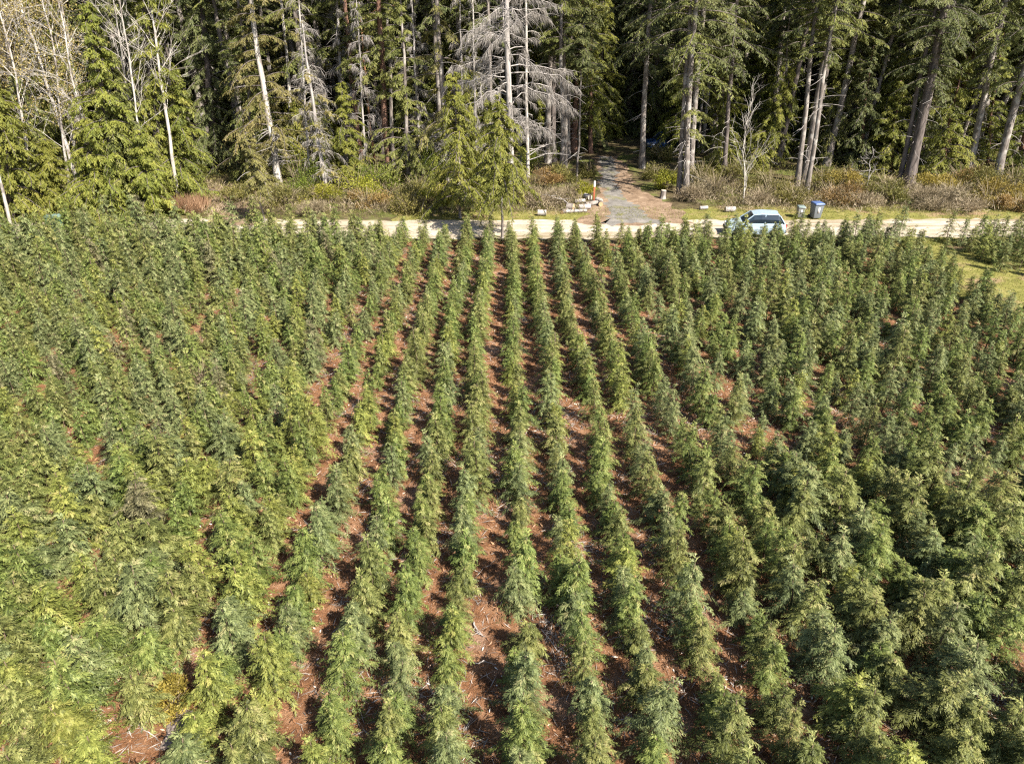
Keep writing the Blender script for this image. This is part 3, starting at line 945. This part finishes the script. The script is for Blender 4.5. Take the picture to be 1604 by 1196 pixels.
# the wood behind: one mass
rb = np.random.default_rng(77)
named = {}
for o in S.objects:
    if o.parent and o.name.split('.')[0] in ('crown', 'trunk'):
        named.setdefault(o.parent.name, {})[o.name.split('.')[0]] = o
srcs = [named[n] for n in named if n.startswith(('fir_tree', 'cedar')) and 'crown' in named[n]]
full = [i for i, d in enumerate(srcs) if d['crown'].parent.name.startswith('cedar') and d['crown'].parent.get('label', '').startswith(('tall', 'dark', 'green'))]
high = [i for i, d in enumerate(srcs) if d['crown'].parent.name.startswith('fir')]
P, rz_, sz_, ix = [], [], [], []
for y in np.arange(66, 135, 3.1):
    for x in np.arange(-y * .86 - 6, y * .86 + 8, 3.3):
        xx, yy = x + rb.normal(0, .9), y + rb.normal(0, .8)
        if 8.5 < xx < 17.5 and yy < 80:
            continue
        if -33 < xx < -27 and yy < 72:
            continue
        lowcover = .30 if xx > 6 and y < 82 else .62
        P.append((xx, yy, 0))
        rz_.append(rb.random() * 6.28)
        sz_.append(rb.uniform(.85, 1.15))
        ix.append(int(rb.choice(full)) if rb.random() < lowcover else int(rb.choice(high)))
scatter('conifer_wood', P, rz_, sz_, [ix, ix], [[d['crown'] for d in srcs], [d['trunk'] for d in srcs]],
        'dark dense conifer wood filling the background behind the forest edge', 'wood')

# ------------------------------------------------------------------ brush along the road
def bush_mb(rng, w, h, n, L, W, f, t, nt_=26, c=(0, 0, 0), t0=.5):
    for i in range(nt_):
        az = rng.random() * 6.28
        tip = np.array([math.cos(az) * w * rng.uniform(.2, 1), math.sin(az) * w * rng.uniform(.2, 1), h * rng.uniform(.5, 1.1)])
        m = tip * .5 + np.array([0, 0, h * .14]) + rng.normal(0, .08, 3)
        t.tube(np.array([[rng.normal(0, .1), rng.normal(0, .1), 0], m, tip]) + c, [.018, .012, .005], 3, rng.random(), False)
    u = rng.normal(0, 1, (n, 3))
    u[:, 2] = np.abs(u[:, 2])
    u = unit(u) * (rng.random(n) ** .45)[:, None]
    lump = 1 + .28 * np.sin(u[:, 0] * 5 + rng.random() * 6) * np.cos(u[:, 1] * 4 + rng.random() * 6)
    nl = 7
    la = rng.random(nl) * 6.28
    lc = np.column_stack([np.cos(la) * w * rng.uniform(.2, .95, nl), np.sin(la) * w * rng.uniform(.2, .95, nl), h * rng.uniform(-.05, .55, nl)])
    lr = rng.uniform(.35, .65, nl)
    j = rng.integers(nl, size=n)
    P = u * np.array([w, w, h * .8]) * (lump * lr[j])[:, None] + lc[j] + c
    P[:, 2] = np.abs(P[:, 2]) + .03
    t0 = np.clip(t0 + rng.normal(0, .16, nl), 0, 1)[j]
    D = unit(u + rng.normal(0, .8, (n, 3)))
    U = unit(np.cross(D, rng.normal(0, 1, (n, 3))))
    f.kites(P, D, U, L * rng.uniform(.6, 1.3, n), W, np.clip(t0 + rng.normal(0, .25, n), 0, 1))


def shrub(label, px, w, h, mat, seed, n=900, L=.22, W=.08, nt_=40, twig='shrub_grey', name='shrub', group=None):
    rng = np.random.default_rng(seed)
    f, t = MB(), MB()
    bush_mb(rng, w, h, n, L, W, f, t, nt_)
    root = thing(name, label, 'shrub', at(*px), 0, group)
    link('foliage', f.mesh('foliage', M[mat]), root)
    link('stems', t.mesh('stems', M[twig]), root)
    return root


SH = [
    ('rusty orange shrub behind the blue-lidded bin', (1305, 318), 1.6, 1.8, 'shrub_rust'),
    ('large golden yellow shrub at the right end of the roadside brush', (1545, 318), 1.9, 2.0, 'shrub_gold'),
    ('rust and orange shrub low at the right photo edge', (1590, 330), 1.4, 1.3, 'shrub_rust'),
    ('olive shrub left of the three trunks above the bins', (1205, 305), 1.9, 2.3, 'shrub_olive'),
    ('olive gold shrub right of the three trunks above the bins', (1290, 296), 1.4, 1.8, 'shrub_olive'),
    ('grey dry shrub between the twin trunks and the bare sapling', (1118, 308), 1.6, 1.9, 'shrub_grey'),
    ('olive shrub in the shade left of the bare sapling', (1145, 286), 1.5, 2.1, 'shrub_olive'),
    ('yellow-green shrub left of the twin fir trunks', (1042, 296), 1.3, 1.7, 'shrub_lime'),
    ('dark olive shrub on the right bank of the driveway', (1025, 280), 1.0, 1.3, 'shrub_olive'),
    ('olive shrub at the foot of the broad dark leaning trunk', (1385, 305), 1.6, 1.7, 'shrub_olive'),
    ('grey tangled dry shrub below the broad dark leaning trunk', (1440, 322), 1.7, 1.5, 'shrub_grey'),
    ('brown dry shrub between the golden shrub and the grey tangle', (1485, 318), 1.6, 1.7, 'shrub_grey'),
    ('golden shrub just above the grey tangle on the right', (1470, 300), 1.5, 1.6, 'shrub_gold'),
    ('olive green shrub rising behind the golden yellow shrub', (1585, 296), 1.6, 2.2, 'shrub_olive'),
    ('bright yellow-green broom right of the short white snag', (560, 308), 2.2, 2.2, 'shrub_lime'),
    ('rusty shrub below the bright yellow-green broom', (575, 322), 1.6, 1.4, 'shrub_rust'),
    ('yellow-green shrub left of the bright broom', (500, 318), 1.5, 1.5, 'shrub_lime'),
    ('dark olive shrub on the roadside below the red trunk', (640, 334), 1.5, 1.4, 'shrub_olive'),
    ('olive shrub at the foot of the ragged olive fir', (690, 320), 1.7, 1.6, 'shrub_lime'),
    ('orange and green shrub right of the slim white bare trunk', (855, 292), 1.6, 1.5, 'shrub_rust'),
    ('olive shrub left of the slender grey pole trunk', (880, 285), 1.4, 1.6, 'shrub_olive'),
    ('small lime green shrub beside the driveway post', (915, 305), .8, 1.0, 'shrub_lime'),
    ('dark olive shrub on the left bank of the driveway', (922, 278), 1.0, 1.6, 'shrub_olive'),
    ('grey dry brush mound left of the wood pile', (845, 322), 1.8, 1.3, 'shrub_grey'),
    ('olive shrub under the ragged golden fir', (455, 320), 1.5, 1.5, 'shrub_olive'),
    ('olive shrub directly behind the small grey bin', (1240, 318), 1.2, 1.3, 'shrub_olive'),
    ('golden olive shrub between the three trunks and the drooping dead sapling', (1325, 300), 1.5, 1.9, 'shrub_gold'),
    ('pale dry shrub on the verge right of the blue-lidded bin', (1345, 324), 1.6, 1.2, 'shrub_grey'),
    ('olive shrub just right of the drooping dead sapling', (1388, 318), 1.4, 1.5, 'shrub_olive'),
    ('dry twiggy shrub at the verge below the golden grey-backed shrub', (1462, 330), 1.5, 1.1, 'shrub_grey'),
    ('rust tinged shrub between the two leaning right trunks', (1500, 292), 1.5, 1.9, 'shrub_rust'),
    ('olive shrub at the foot of the leaning trunk with the sunlit edge', (1528, 296), 1.5, 2.0, 'shrub_olive'),
    ('orange gold shrub in front of the rightmost trunk', (1566, 312), 1.4, 1.5, 'shrub_gold'),
    ('dry grey shrub low in front of the golden yellow shrub', (1520, 331), 1.5, 1.0, 'shrub_grey'),
    ('grey dry shrub right of the bare white sapling', (1190, 322), 1.3, 1.4, 'shrub_grey'),
    ('olive shrub between the twin trunks and the shaded brush', (1098, 292), 1.5, 2.1, 'shrub_olive'),
    ('dry shrub at the foot of the twin fir trunks', (1085, 316), 1.2, 1.3, 'shrub_grey'),
    ('dark olive shrub hiding the front of the shaded blue car', (1036, 252), 1.5, 1.45, 'shrub_olive'),
    ('dry brush heap left of the marker post', (880, 315), 1.4, 1.0, 'shrub_grey'),
    ('grey brush clump right of the pole-trunked cedar', (815, 318), 1.4, 1.2, 'shrub_grey'),
    ('olive shrub behind the dirt track opening', (372, 316), 1.0, 1.2, 'shrub_olive'),
    ('grey leafless bush on the verge right of the dirt track', (490, 336), 1.1, 1.0, 'shrub_grey'),
    ('olive shrub between the red trunk and the ragged olive fir', (655, 308), 1.5, 1.6, 'shrub_olive'),
    ('tall fresh green bush behind the ragged golden fir', (470, 300), 1.8, 3.2, 'maple'),
    ('fresh green bush left of the red trunk', (590, 296), 1.7, 2.6, 'maple'),
    ('tall fresh green bush behind the olive ragged fir', (668, 290), 1.9, 3.2, 'maple'),
    ('green bush left of the pole-trunked cedar', (745, 318), 1.6, 2.2, 'shrub_lime'),
    ('fresh green bush filling the gap right of the big dead trunk', (842, 268), 1.8, 3.0, 'maple'),
    ('green bush at the foot of the forked alder', (300, 318), 1.5, 2.0, 'maple'),
    ('brown bare shrub between the alders and the left edge cedar', (88, 322), 1.5, 2.3, 'shrub_grey'),
]
for q, (lab, px, w_, h_, mt) in enumerate(SH):
    grey = mt == 'shrub_grey'
    shrub(lab, px, w_, h_, mt, 700 + q, 2000 if grey else 3200, .30 if grey else .15, .025 if grey else .055, 110 if grey else 40, group='shrubs in the roadside brush')
shrub('small yellow-orange broom bush beside the flat rock at lower left', (272, 1108), .48, .6, 'shrub_gold', 760, 2600, .08, .032, 10, name='shrub')
shrub('dark grey half-dead bush among green rows left of centre', (322, 612), .7, 1.3, 'shrub_grey', 761, 900, .2, .022, 40, name='shrub')

# low brush and grasses nobody could count
def low_cover(name, strips, mats, label, cat, seed):
    rng = np.random.default_rng(seed)
    f = MB()
    for (x0, x1, y0, y1, n, L, W, h, lean) in strips:
        P = np.column_stack([rng.uniform(x0, x1, n), rng.uniform(y0, y1, n), np.zeros(n)])
        P[:, 2] = rng.random(n) ** 1.6 * h * (0.45 + .55 * (np.sin(P[:, 0] * 1.1 + seed) * np.cos(P[:, 1] * .9 + P[:, 0] * .37) > -.2))
        D = unit(np.column_stack([rng.normal(0, lean, (n, 2)), np.ones(n)]))
        U = unit(np.cross(D, rng.normal(0, 1, (n, 3))))
        clus = .5 + .28 * np.sin(P[:, 0] * .8 + 2) * np.cos(P[:, 1] * 1.3)
        f.kites(P, D, U, L * rng.uniform(.5, 1.3, n), W, np.clip(clus + rng.normal(0, .2, n), 0, 1))
    return tag(link(name, f.mesh(name, mats)), label, cat, None, 'stuff')


low_cover('roadside_brush', [(15.5, 62, 50.3, 58.5, 17000, .45, .035, .75, .9), (-26, 6, 50.2, 58.5, 10000, .45, .035, .7, .9)], M['shrub_grey'], 'tangle of dry grey-brown brush along the far side of the road', 'brush', 801)
low_cover('undergrowth', [(15.5, 62, 51.5, 66, 20000, .16, .06, 1.2, 1.0), (-27, 6, 51, 64, 14000, .16, .06, 1.1, 1.0), (-60, -30, 50, 60, 8000, .24, .1, 1.0, 1.0)], M['shrub_olive'], 'olive undergrowth mixed through the roadside brush', 'undergrowth', 802)
low_cover('verge_grass', [(-8, 70, 48.9, 52.2, 15000, .13, .025, .02, .6), (24.3, 45, 26, 44.3, 24000, .12, .025, .02, .6), (21, 29, 42.9, 44.5, 2500, .12, .025, .02, .6), (-34, -8, 49.6, 51.6, 3500, .16, .025, .02, .6)], M['grass'], 'short yellow-green grass on the road verges and lane', 'grass', 803)
low_cover('dry_grass', [(at(285, 335)[0] - 2.2, at(285, 335)[0] + 1.6, at(285, 335)[1] - .4, at(285, 335)[1] + 1.6, 2200, 1.1, .03, .3, .35), (at(118, 335)[0] - 1.2, at(118, 335)[0] + 1.0, at(118, 335)[1] - .4, at(118, 335)[1] + 1.2, 1300, .9, .03, .25, .35)],
          M['drygrass'], 'reddish dry grass clumps at the left road edge', 'grass', 804)

# ------------------------------------------------------------------ vehicles, bins and small things
paint_pale = plain_mat('pale_blue_paint', (0.33, 0.41, 0.47), .28, .0, .04, .6)
paint_blue = plain_mat('blue_paint', (0.01, 0.035, 0.11), .28, .0, .04, .6)
glass = plain_mat('dark_glass', (0.02, 0.03, 0.04), .08, 0, .05, 0, .8)
rubber = plain_mat('tyre_rubber', (0.025, 0.025, 0.026), .85)
alloy = plain_mat('wheel_alloy', (0.45, 0.46, 0.48), .35, .8)
lampm = plain_mat('lamp_glass', (0.75, 0.75, 0.72), .15)
redlamp = plain_mat('red_lamp', (0.5, 0.03, 0.02), .2)
trim = plain_mat('black_trim', (0.03, 0.03, 0.03), .6)


def bevel(o, wd=.02, seg=2):
    md = o.modifiers.new('bevel', 'BEVEL')
    md.width = wd
    md.segments = seg
    md.limit_method = 'ANGLE'
    return o


def loft(sections, mat, name):
    """closed body from cross-sections along x; each section is a ring of equal length"""
    k = len(sections[0])
    v = np.vstack(sections)
    f = [[i * k + j, i * k + (j + 1) % k, (i + 1) * k + (j + 1) % k, (i + 1) * k + j] for i in range(len(sections) - 1) for j in range(k)]
    me = bpy.data.meshes.new(name)
    me.from_pydata(v.tolist(), [], f + [list(range(k))[::-1], [(len(sections) - 1) * k + j for j in range(k)]])
    me.materials.append(mat)
    return me


def make_car(label, loc, rz, paint, name='parked_car'):
    """hatchback, nose towards -x; 4.3 m long"""
    root = thing(name, label, 'car', loc, rz)

    def ring(x, zb, zt, wb, wt):
        return np.array([[x, -wb, zb], [x, wb, zb], [x, wb * 1.02, (zb + zt) * .5], [x, wt, zt], [x, -wt, zt], [x, -wb * 1.02, (zb + zt) * .5]])
    secs = [ring(-2.12, .38, .62, .70, .62), ring(-1.95, .25, .80, .84, .72), ring(-1.2, .22, .95, .88, .78), ring(-.75, .22, 1.0, .88, .80), ring(.6, .22, 1.02, .88, .82), ring(1.7, .24, 1.04, .88, .80), ring(2.05, .30, 1.0, .84, .74), ring(2.14, .40, .8, .76, .68)]
    b = link('body', loft(secs, paint, 'body'), root)
    bevel(b, .05, 3)
    cab = [ring(-.95, .98, 1.01, .78, .76), ring(-.25, .98, 1.52, .80, .62), ring(.3, .98, 1.6, .80, .63), ring(1.45, .98, 1.58, .79, .61), ring(1.98, .98, 1.06, .74, .70)]
    c = link('cabin', loft(cab, glass, 'cabin'), root)
    roof = [ring(-.30, 1.51, 1.55, .64, .60), ring(.3, 1.58, 1.64, .66, .60), ring(1.5, 1.57, 1.62, .65, .58), ring(1.62, 1.50, 1.52, .62, .58)]
    bevel(link('roof', loft(roof, paint, 'roof'), root), .02)
    for sy in (-1, 1):
        for (xa, za, xb, zb_) in ((-.98, 1.0, -.28, 1.54), (.55, 1.0, .55, 1.58), (1.97, 1.02, 1.58, 1.54)):
            p = MB()
            p.tube([(xa, sy * .80, za), (xb, sy * .645, zb_)], .04, 6)
            link('pillar', p.mesh('pillar', paint, True), root)
        mr = MB()
        mr.box((-.72, sy * .96, 1.04), (.12, .2, .14))
        bevel(link('mirror', mr.mesh('mirror', paint), root), .02)
        hl = MB()
        hl.box((-2.03, sy * .62, .68), (.16, .26, .13))
        bevel(link('headlight', hl.mesh('headlight', lampm), root), .02)
        tl = MB()
        tl.box((2.10, sy * .66, .84), (.10, .16, .26))
        bevel(link('tail_light', tl.mesh('tail_light', redlamp), root), .02)
        for x in (-1.32, 1.32):
            wm, rm = MB(), MB()
            wm.tube([(x, sy * .72, .32), (x, sy * .90, .32)], .32, 20)
            rm.tube([(x, sy * .86, .32), (x, sy * .915, .32)], [.21, .19], 14)
            wh = link('wheel', wm.mesh('wheel', rubber, True), root)
            link('rim', rm.mesh('rim', alloy), wh)
    for x in (-2.14, 2.16):
        bm = MB()
        bm.box((x, 0, .42), (.1, 1.36, .16))
        bevel(link('bumper', bm.mesh('bumper', trim), root), .02)
    return root


p = at(1186, 371)
CAR1 = make_car('pale blue-silver car parked by the road behind the young trees', (p[0] - .1, 45.5, .012), R(-8), paint_pale)
CAR1.scale = (.88, .9, .92)
p = at(1040, 233)
make_car('dark blue car parked in the shade beyond the driveway', (p[0], p[1], 0), R(12), paint_blue)


def wheelie_bin(label, px, s, lidcol, bodycol, rz):
    root = thing('wheelie_bin', label, 'bin', at(*px), rz, 'bins on the far road verge')
    bm_ = plain_mat('bin_body', bodycol, .5)
    lm_ = plain_mat('bin_lid', lidcol, .45)
    b = MB()
    b.box((0, 0, .08 + .46), (.50, .58, .92), 0, 1.22)
    bevel(link('bin_body', b.mesh('bin_body', bm_), root), .03)
    l = MB()
    l.box((0, -.03, 1.045), (.68, .80, .09), 0, .86)
    bevel(link('lid', l.mesh('lid', lm_), root), .03)
    h = MB()
    h.tube([(-.25, .42, 1.0), (.25, .42, 1.0)], .02, 8)
    link('handle', h.mesh('handle', bm_, True), root)
    g = MB()
    g.box((0, -.345, .62), (.12, .015, .34))
    link('label_panel', g.mesh('label_panel', plain_mat('bin_panel', (.72, .70, .68), .6)), root)
    for sx in (-1, 1):
        w_ = MB()
        w_.tube([(sx * .22, .30, .11), (sx * .30, .30, .11)], .11, 14)
        link('wheel', w_.mesh('wheel', rubber, True), root)
    root.scale = (s, s, s)
    return root


wheelie_bin('large grey wheelie bin with a blue lid on the far verge', (1276, 342), 1.06, (0.075, 0.12, 0.26), (.13, .145, .155), R(6))
wheelie_bin('small grey bin with grey-green lid beside the blue-lidded bin', (1252, 341), .78, (.16, .20, .19), (.18, .18, .17), R(-5))

# marker post
root = thing('marker_post', 'rusty red marker post with a white top beside the driveway', 'post', at(930, 315))
a = MB()
a.box((0, 0, .55), (.13, .10, 1.1))
bevel(link('post', a.mesh('post', plain_mat('rust_red_paint', (.32, .09, .04), .8, 0, .3)), root), .01)
a = MB()
a.box((0, 0, 1.30), (.135, .105, .42))
bevel(link('post_top', a.mesh('post_top', plain_mat('white_paint', (.8, .78, .74), .6)), root), .01)

# stump
def stump(label, px, r, h, seed, mat=M['bark']):
    rng = np.random.default_rng(seed)
    root = thing('tree_stump', label, 'stump', at(*px))
    a = MB()
    a.tube([(0, 0, 0), (0, 0, h * .4), (.02, 0, h)], [r * 1.35, r * 1.05, r], 12)
    link('trunk', a.mesh('trunk', mat, True), root)
    a = MB()
    a.tube([(.02, 0, h + .003), (.02, 0, h + .03)], [r * .94, r * .90], 12)
    link('cut_face', a.mesh('cut_face', M['logwhite']), root)


stump('pale cut stump on the bank right of the driveway', (1038, 311), .21, .62, 1)

# wood pile left of the driveway: cut rounds and branches
rw = np.random.default_rng(31)
piles = [('orange cut end', (893, 331), .30, .5), ('white cut end', (915, 328), .2, .9), ('white bark', (920, 312), .2, .7), ('orange cut end', (941, 322), .18, .6), ('white bark', (938, 318), .2, .5), ('white cut end', (908, 318), .16, .8), ('pale', (902, 333), .12, 1.6), ('grey bark', (926, 322), .17, 1.1), ('white bark', (849, 338), .22, .6), ('orange cut end', (886, 333), .14, 1.0)]
plabs = ['stubby log with an orange cut end at the left of the wood pile', 'long white log at the front of the wood pile', 'white barked log at the top of the wood pile', 'small orange log right of the marker post', 'short white log at the foot of the marker post', 'white log lying across the middle of the wood pile', 'long thin pale log along the front of the wood pile', 'grey barked log behind the front white log', 'lone short white log on the far road verge', 'thin orange log at the left tip of the wood pile']
for (kd, px, r, ln), lab in zip(piles, plabs):
    root = thing('cut_log', lab, 'log', at(*px), rw.random() * 3.1, 'logs beside the driveway entrance')
    a = MB()
    a.tube([(-ln / 2, 0, r), (0, 0, r * 1.02), (ln / 2, 0, r)], r, 12, cap=False)
    link('bark', a.mesh('bark', M['dead'] if 'white' in kd or kd == 'pale' else M['bark'], True), root)
    for sx in (-1, 1):
        a = MB()
        a.tube([(sx * (ln / 2 - .02), 0, r), (sx * (ln / 2 + .004), 0, r)], r * .96, 12)
        link('cut_end', a.mesh('cut_end', M['logend'] if 'orange' in kd else M['logwhite']), root)
for lab, px, r, ln, az in (('white fallen log on the verge left of the pale car', (1143, 332), .20, .75, .1), ('short white log on the verge below the twin fir trunks', (1102, 328), .13, .6, .2)):
    root = thing('cut_log', lab, 'log', at(*px), az, 'logs on the far verge')
    a = MB()
    a.tube([(-ln / 2, 0, r), (ln / 2, 0, r)], r, 12, cap=False)
    link('bark', a.mesh('bark', M['dead'], True), root)
    for sx in (-1, 1):
        a = MB()
        a.tube([(sx * (ln / 2 - .02), 0, r), (sx * (ln / 2 + .004), 0, r)], r * .96, 12)
        link('cut_end', a.mesh('cut_end', M['logwhite']), root)


def fallen_branch(label, pts, r, seed, twigs=4, name='fallen_branch', z=None):
    rng = np.random.default_rng(seed)
    a = MB()
    pts = np.array(pts, float)
    o = pts[0].copy()
    q = np.linspace(0, len(pts) - 1, 8)
    C = np.column_stack([np.interp(q, range(len(pts)), pts[:, j]) for j in range(3)]) - o + rng.normal(0, .02, (8, 3))
    a.tube(C, np.linspace(r, r * .35, 8), 6)
    for i in range(twigs):
        j = int(rng.integers(2, 7))
        d = unit(C[j] - C[j - 1] + rng.normal(0, .6, 3))
        d[2] = abs(d[2]) * .4
        ln = np.linalg.norm(C[-1]) * rng.uniform(.2, .4)
        a.tube([C[j], C[j] + d * ln * .5, C[j] + d * ln + rng.normal(0, .03, 3)], [r * .5, r * .35, r * .15], 4)
    ob = link(name, a.mesh(name, M['dead'], True), None, tuple(o))
    return tag(ob, label, 'branch')


g = lambda x, y, z=.06: at(x, y, z)
fallen_branch('forked bleached branch lying in the wide lane near the bottom', [g(742, 975), g(748, 988), g(760, 998)], .022, 1, 6)
fallen_branch('long thin pale stick lying right of the wide lane near the bottom', [g(848, 984, .15), g(868, 1010, .12), g(886, 1038, .06)], .011, 2, 1)
fallen_branch('bleached twig crossing the wide lane just above the forked branch', [g(738, 905), g(752, 910), g(768, 915)], .014, 3, 5)
fallen_branch('dark curved stick across the wide lane below the forked branch', [g(742, 1038, .1), g(760, 1035, .14), g(778, 1040, .05)], .016, 4, 1)
fallen_branch('bleached branch bundle in the right rows near the bottom', [g(1268, 930), g(1285, 938), g(1300, 933)], .028, 5, 8)
fallen_branch('pale fallen branch slanting across the wood pile', [at(868, 305, .6), at(890, 318, .5), at(908, 332, .1)], .05, 6, 3)
fallen_branch('grey arched branch over the brush left of the wood pile', [at(835, 312, .3), at(850, 305, .9), at(872, 306, .8)], .04, 7, 4)
d0 = at(827, 278)[1]
for k, (lab, pp) in enumerate([('upper long dead branch reaching right from the slim white trunk', [(829, 238), (850, 228), (878, 222)]), ('lower long dead branch reaching right from the slim white trunk', [(829, 250), (860, 240), (912, 246)]), ('short dead branch angled up from the slim white trunk', [(829, 243), (845, 232), (860, 226)])]):
    fallen_branch(lab, [at_y(x, y, d0 - .3 - .25 * k) for x, y in pp], .045, 20 + k, 5, 'dead_branch')

# rock in the lower left, teal box at the left
rr = np.random.default_rng(9)
v, f = [], []
me = bpy.data.meshes.new('rock')
import bmesh
bm = bmesh.new()
bmesh.ops.create_icosphere(bm, subdivisions=4, radius=1)
for vv in bm.verts:
    c = vv.co
    k = 1 + .16 * math.sin(3.1 * c.x + 1) * math.cos(2.7 * c.y) + .09 * math.sin(7 * c.y + 3 * c.z) + .04 * math.sin(13 * c.x + 5 * c.y)
    vv.co = Vector((c.x * .36 * k, c.y * .50 * k, max(-.02, c.z * .15 * k)))
bm.to_mesh(me)
bm.free()
me.materials.append(M['rock'])
o = tag(link('rock', me, None, tuple(at(284, 1142))), 'flat pinkish grey rock between the rows at lower left', 'rock')
root = thing('utility_box', 'teal green utility box at the left road edge', 'utility box', at(89, 360), R(15))
tm_ = plain_mat('teal_box_paint', (.03, .10, .09), .5)
a = MB()
a.box((0, 0, .45), (1.0, .7, .9), 0, .94)
bevel(link('box_body', a.mesh('box_body', tm_), root), .04)
a = MB()
a.box((0, 0, .95), (1.06, .78, .10), 0, .85)
bevel(link('lid', a.mesh('lid', plain_mat('teal_lid', (.13, .20, .19), .5)), root), .03)
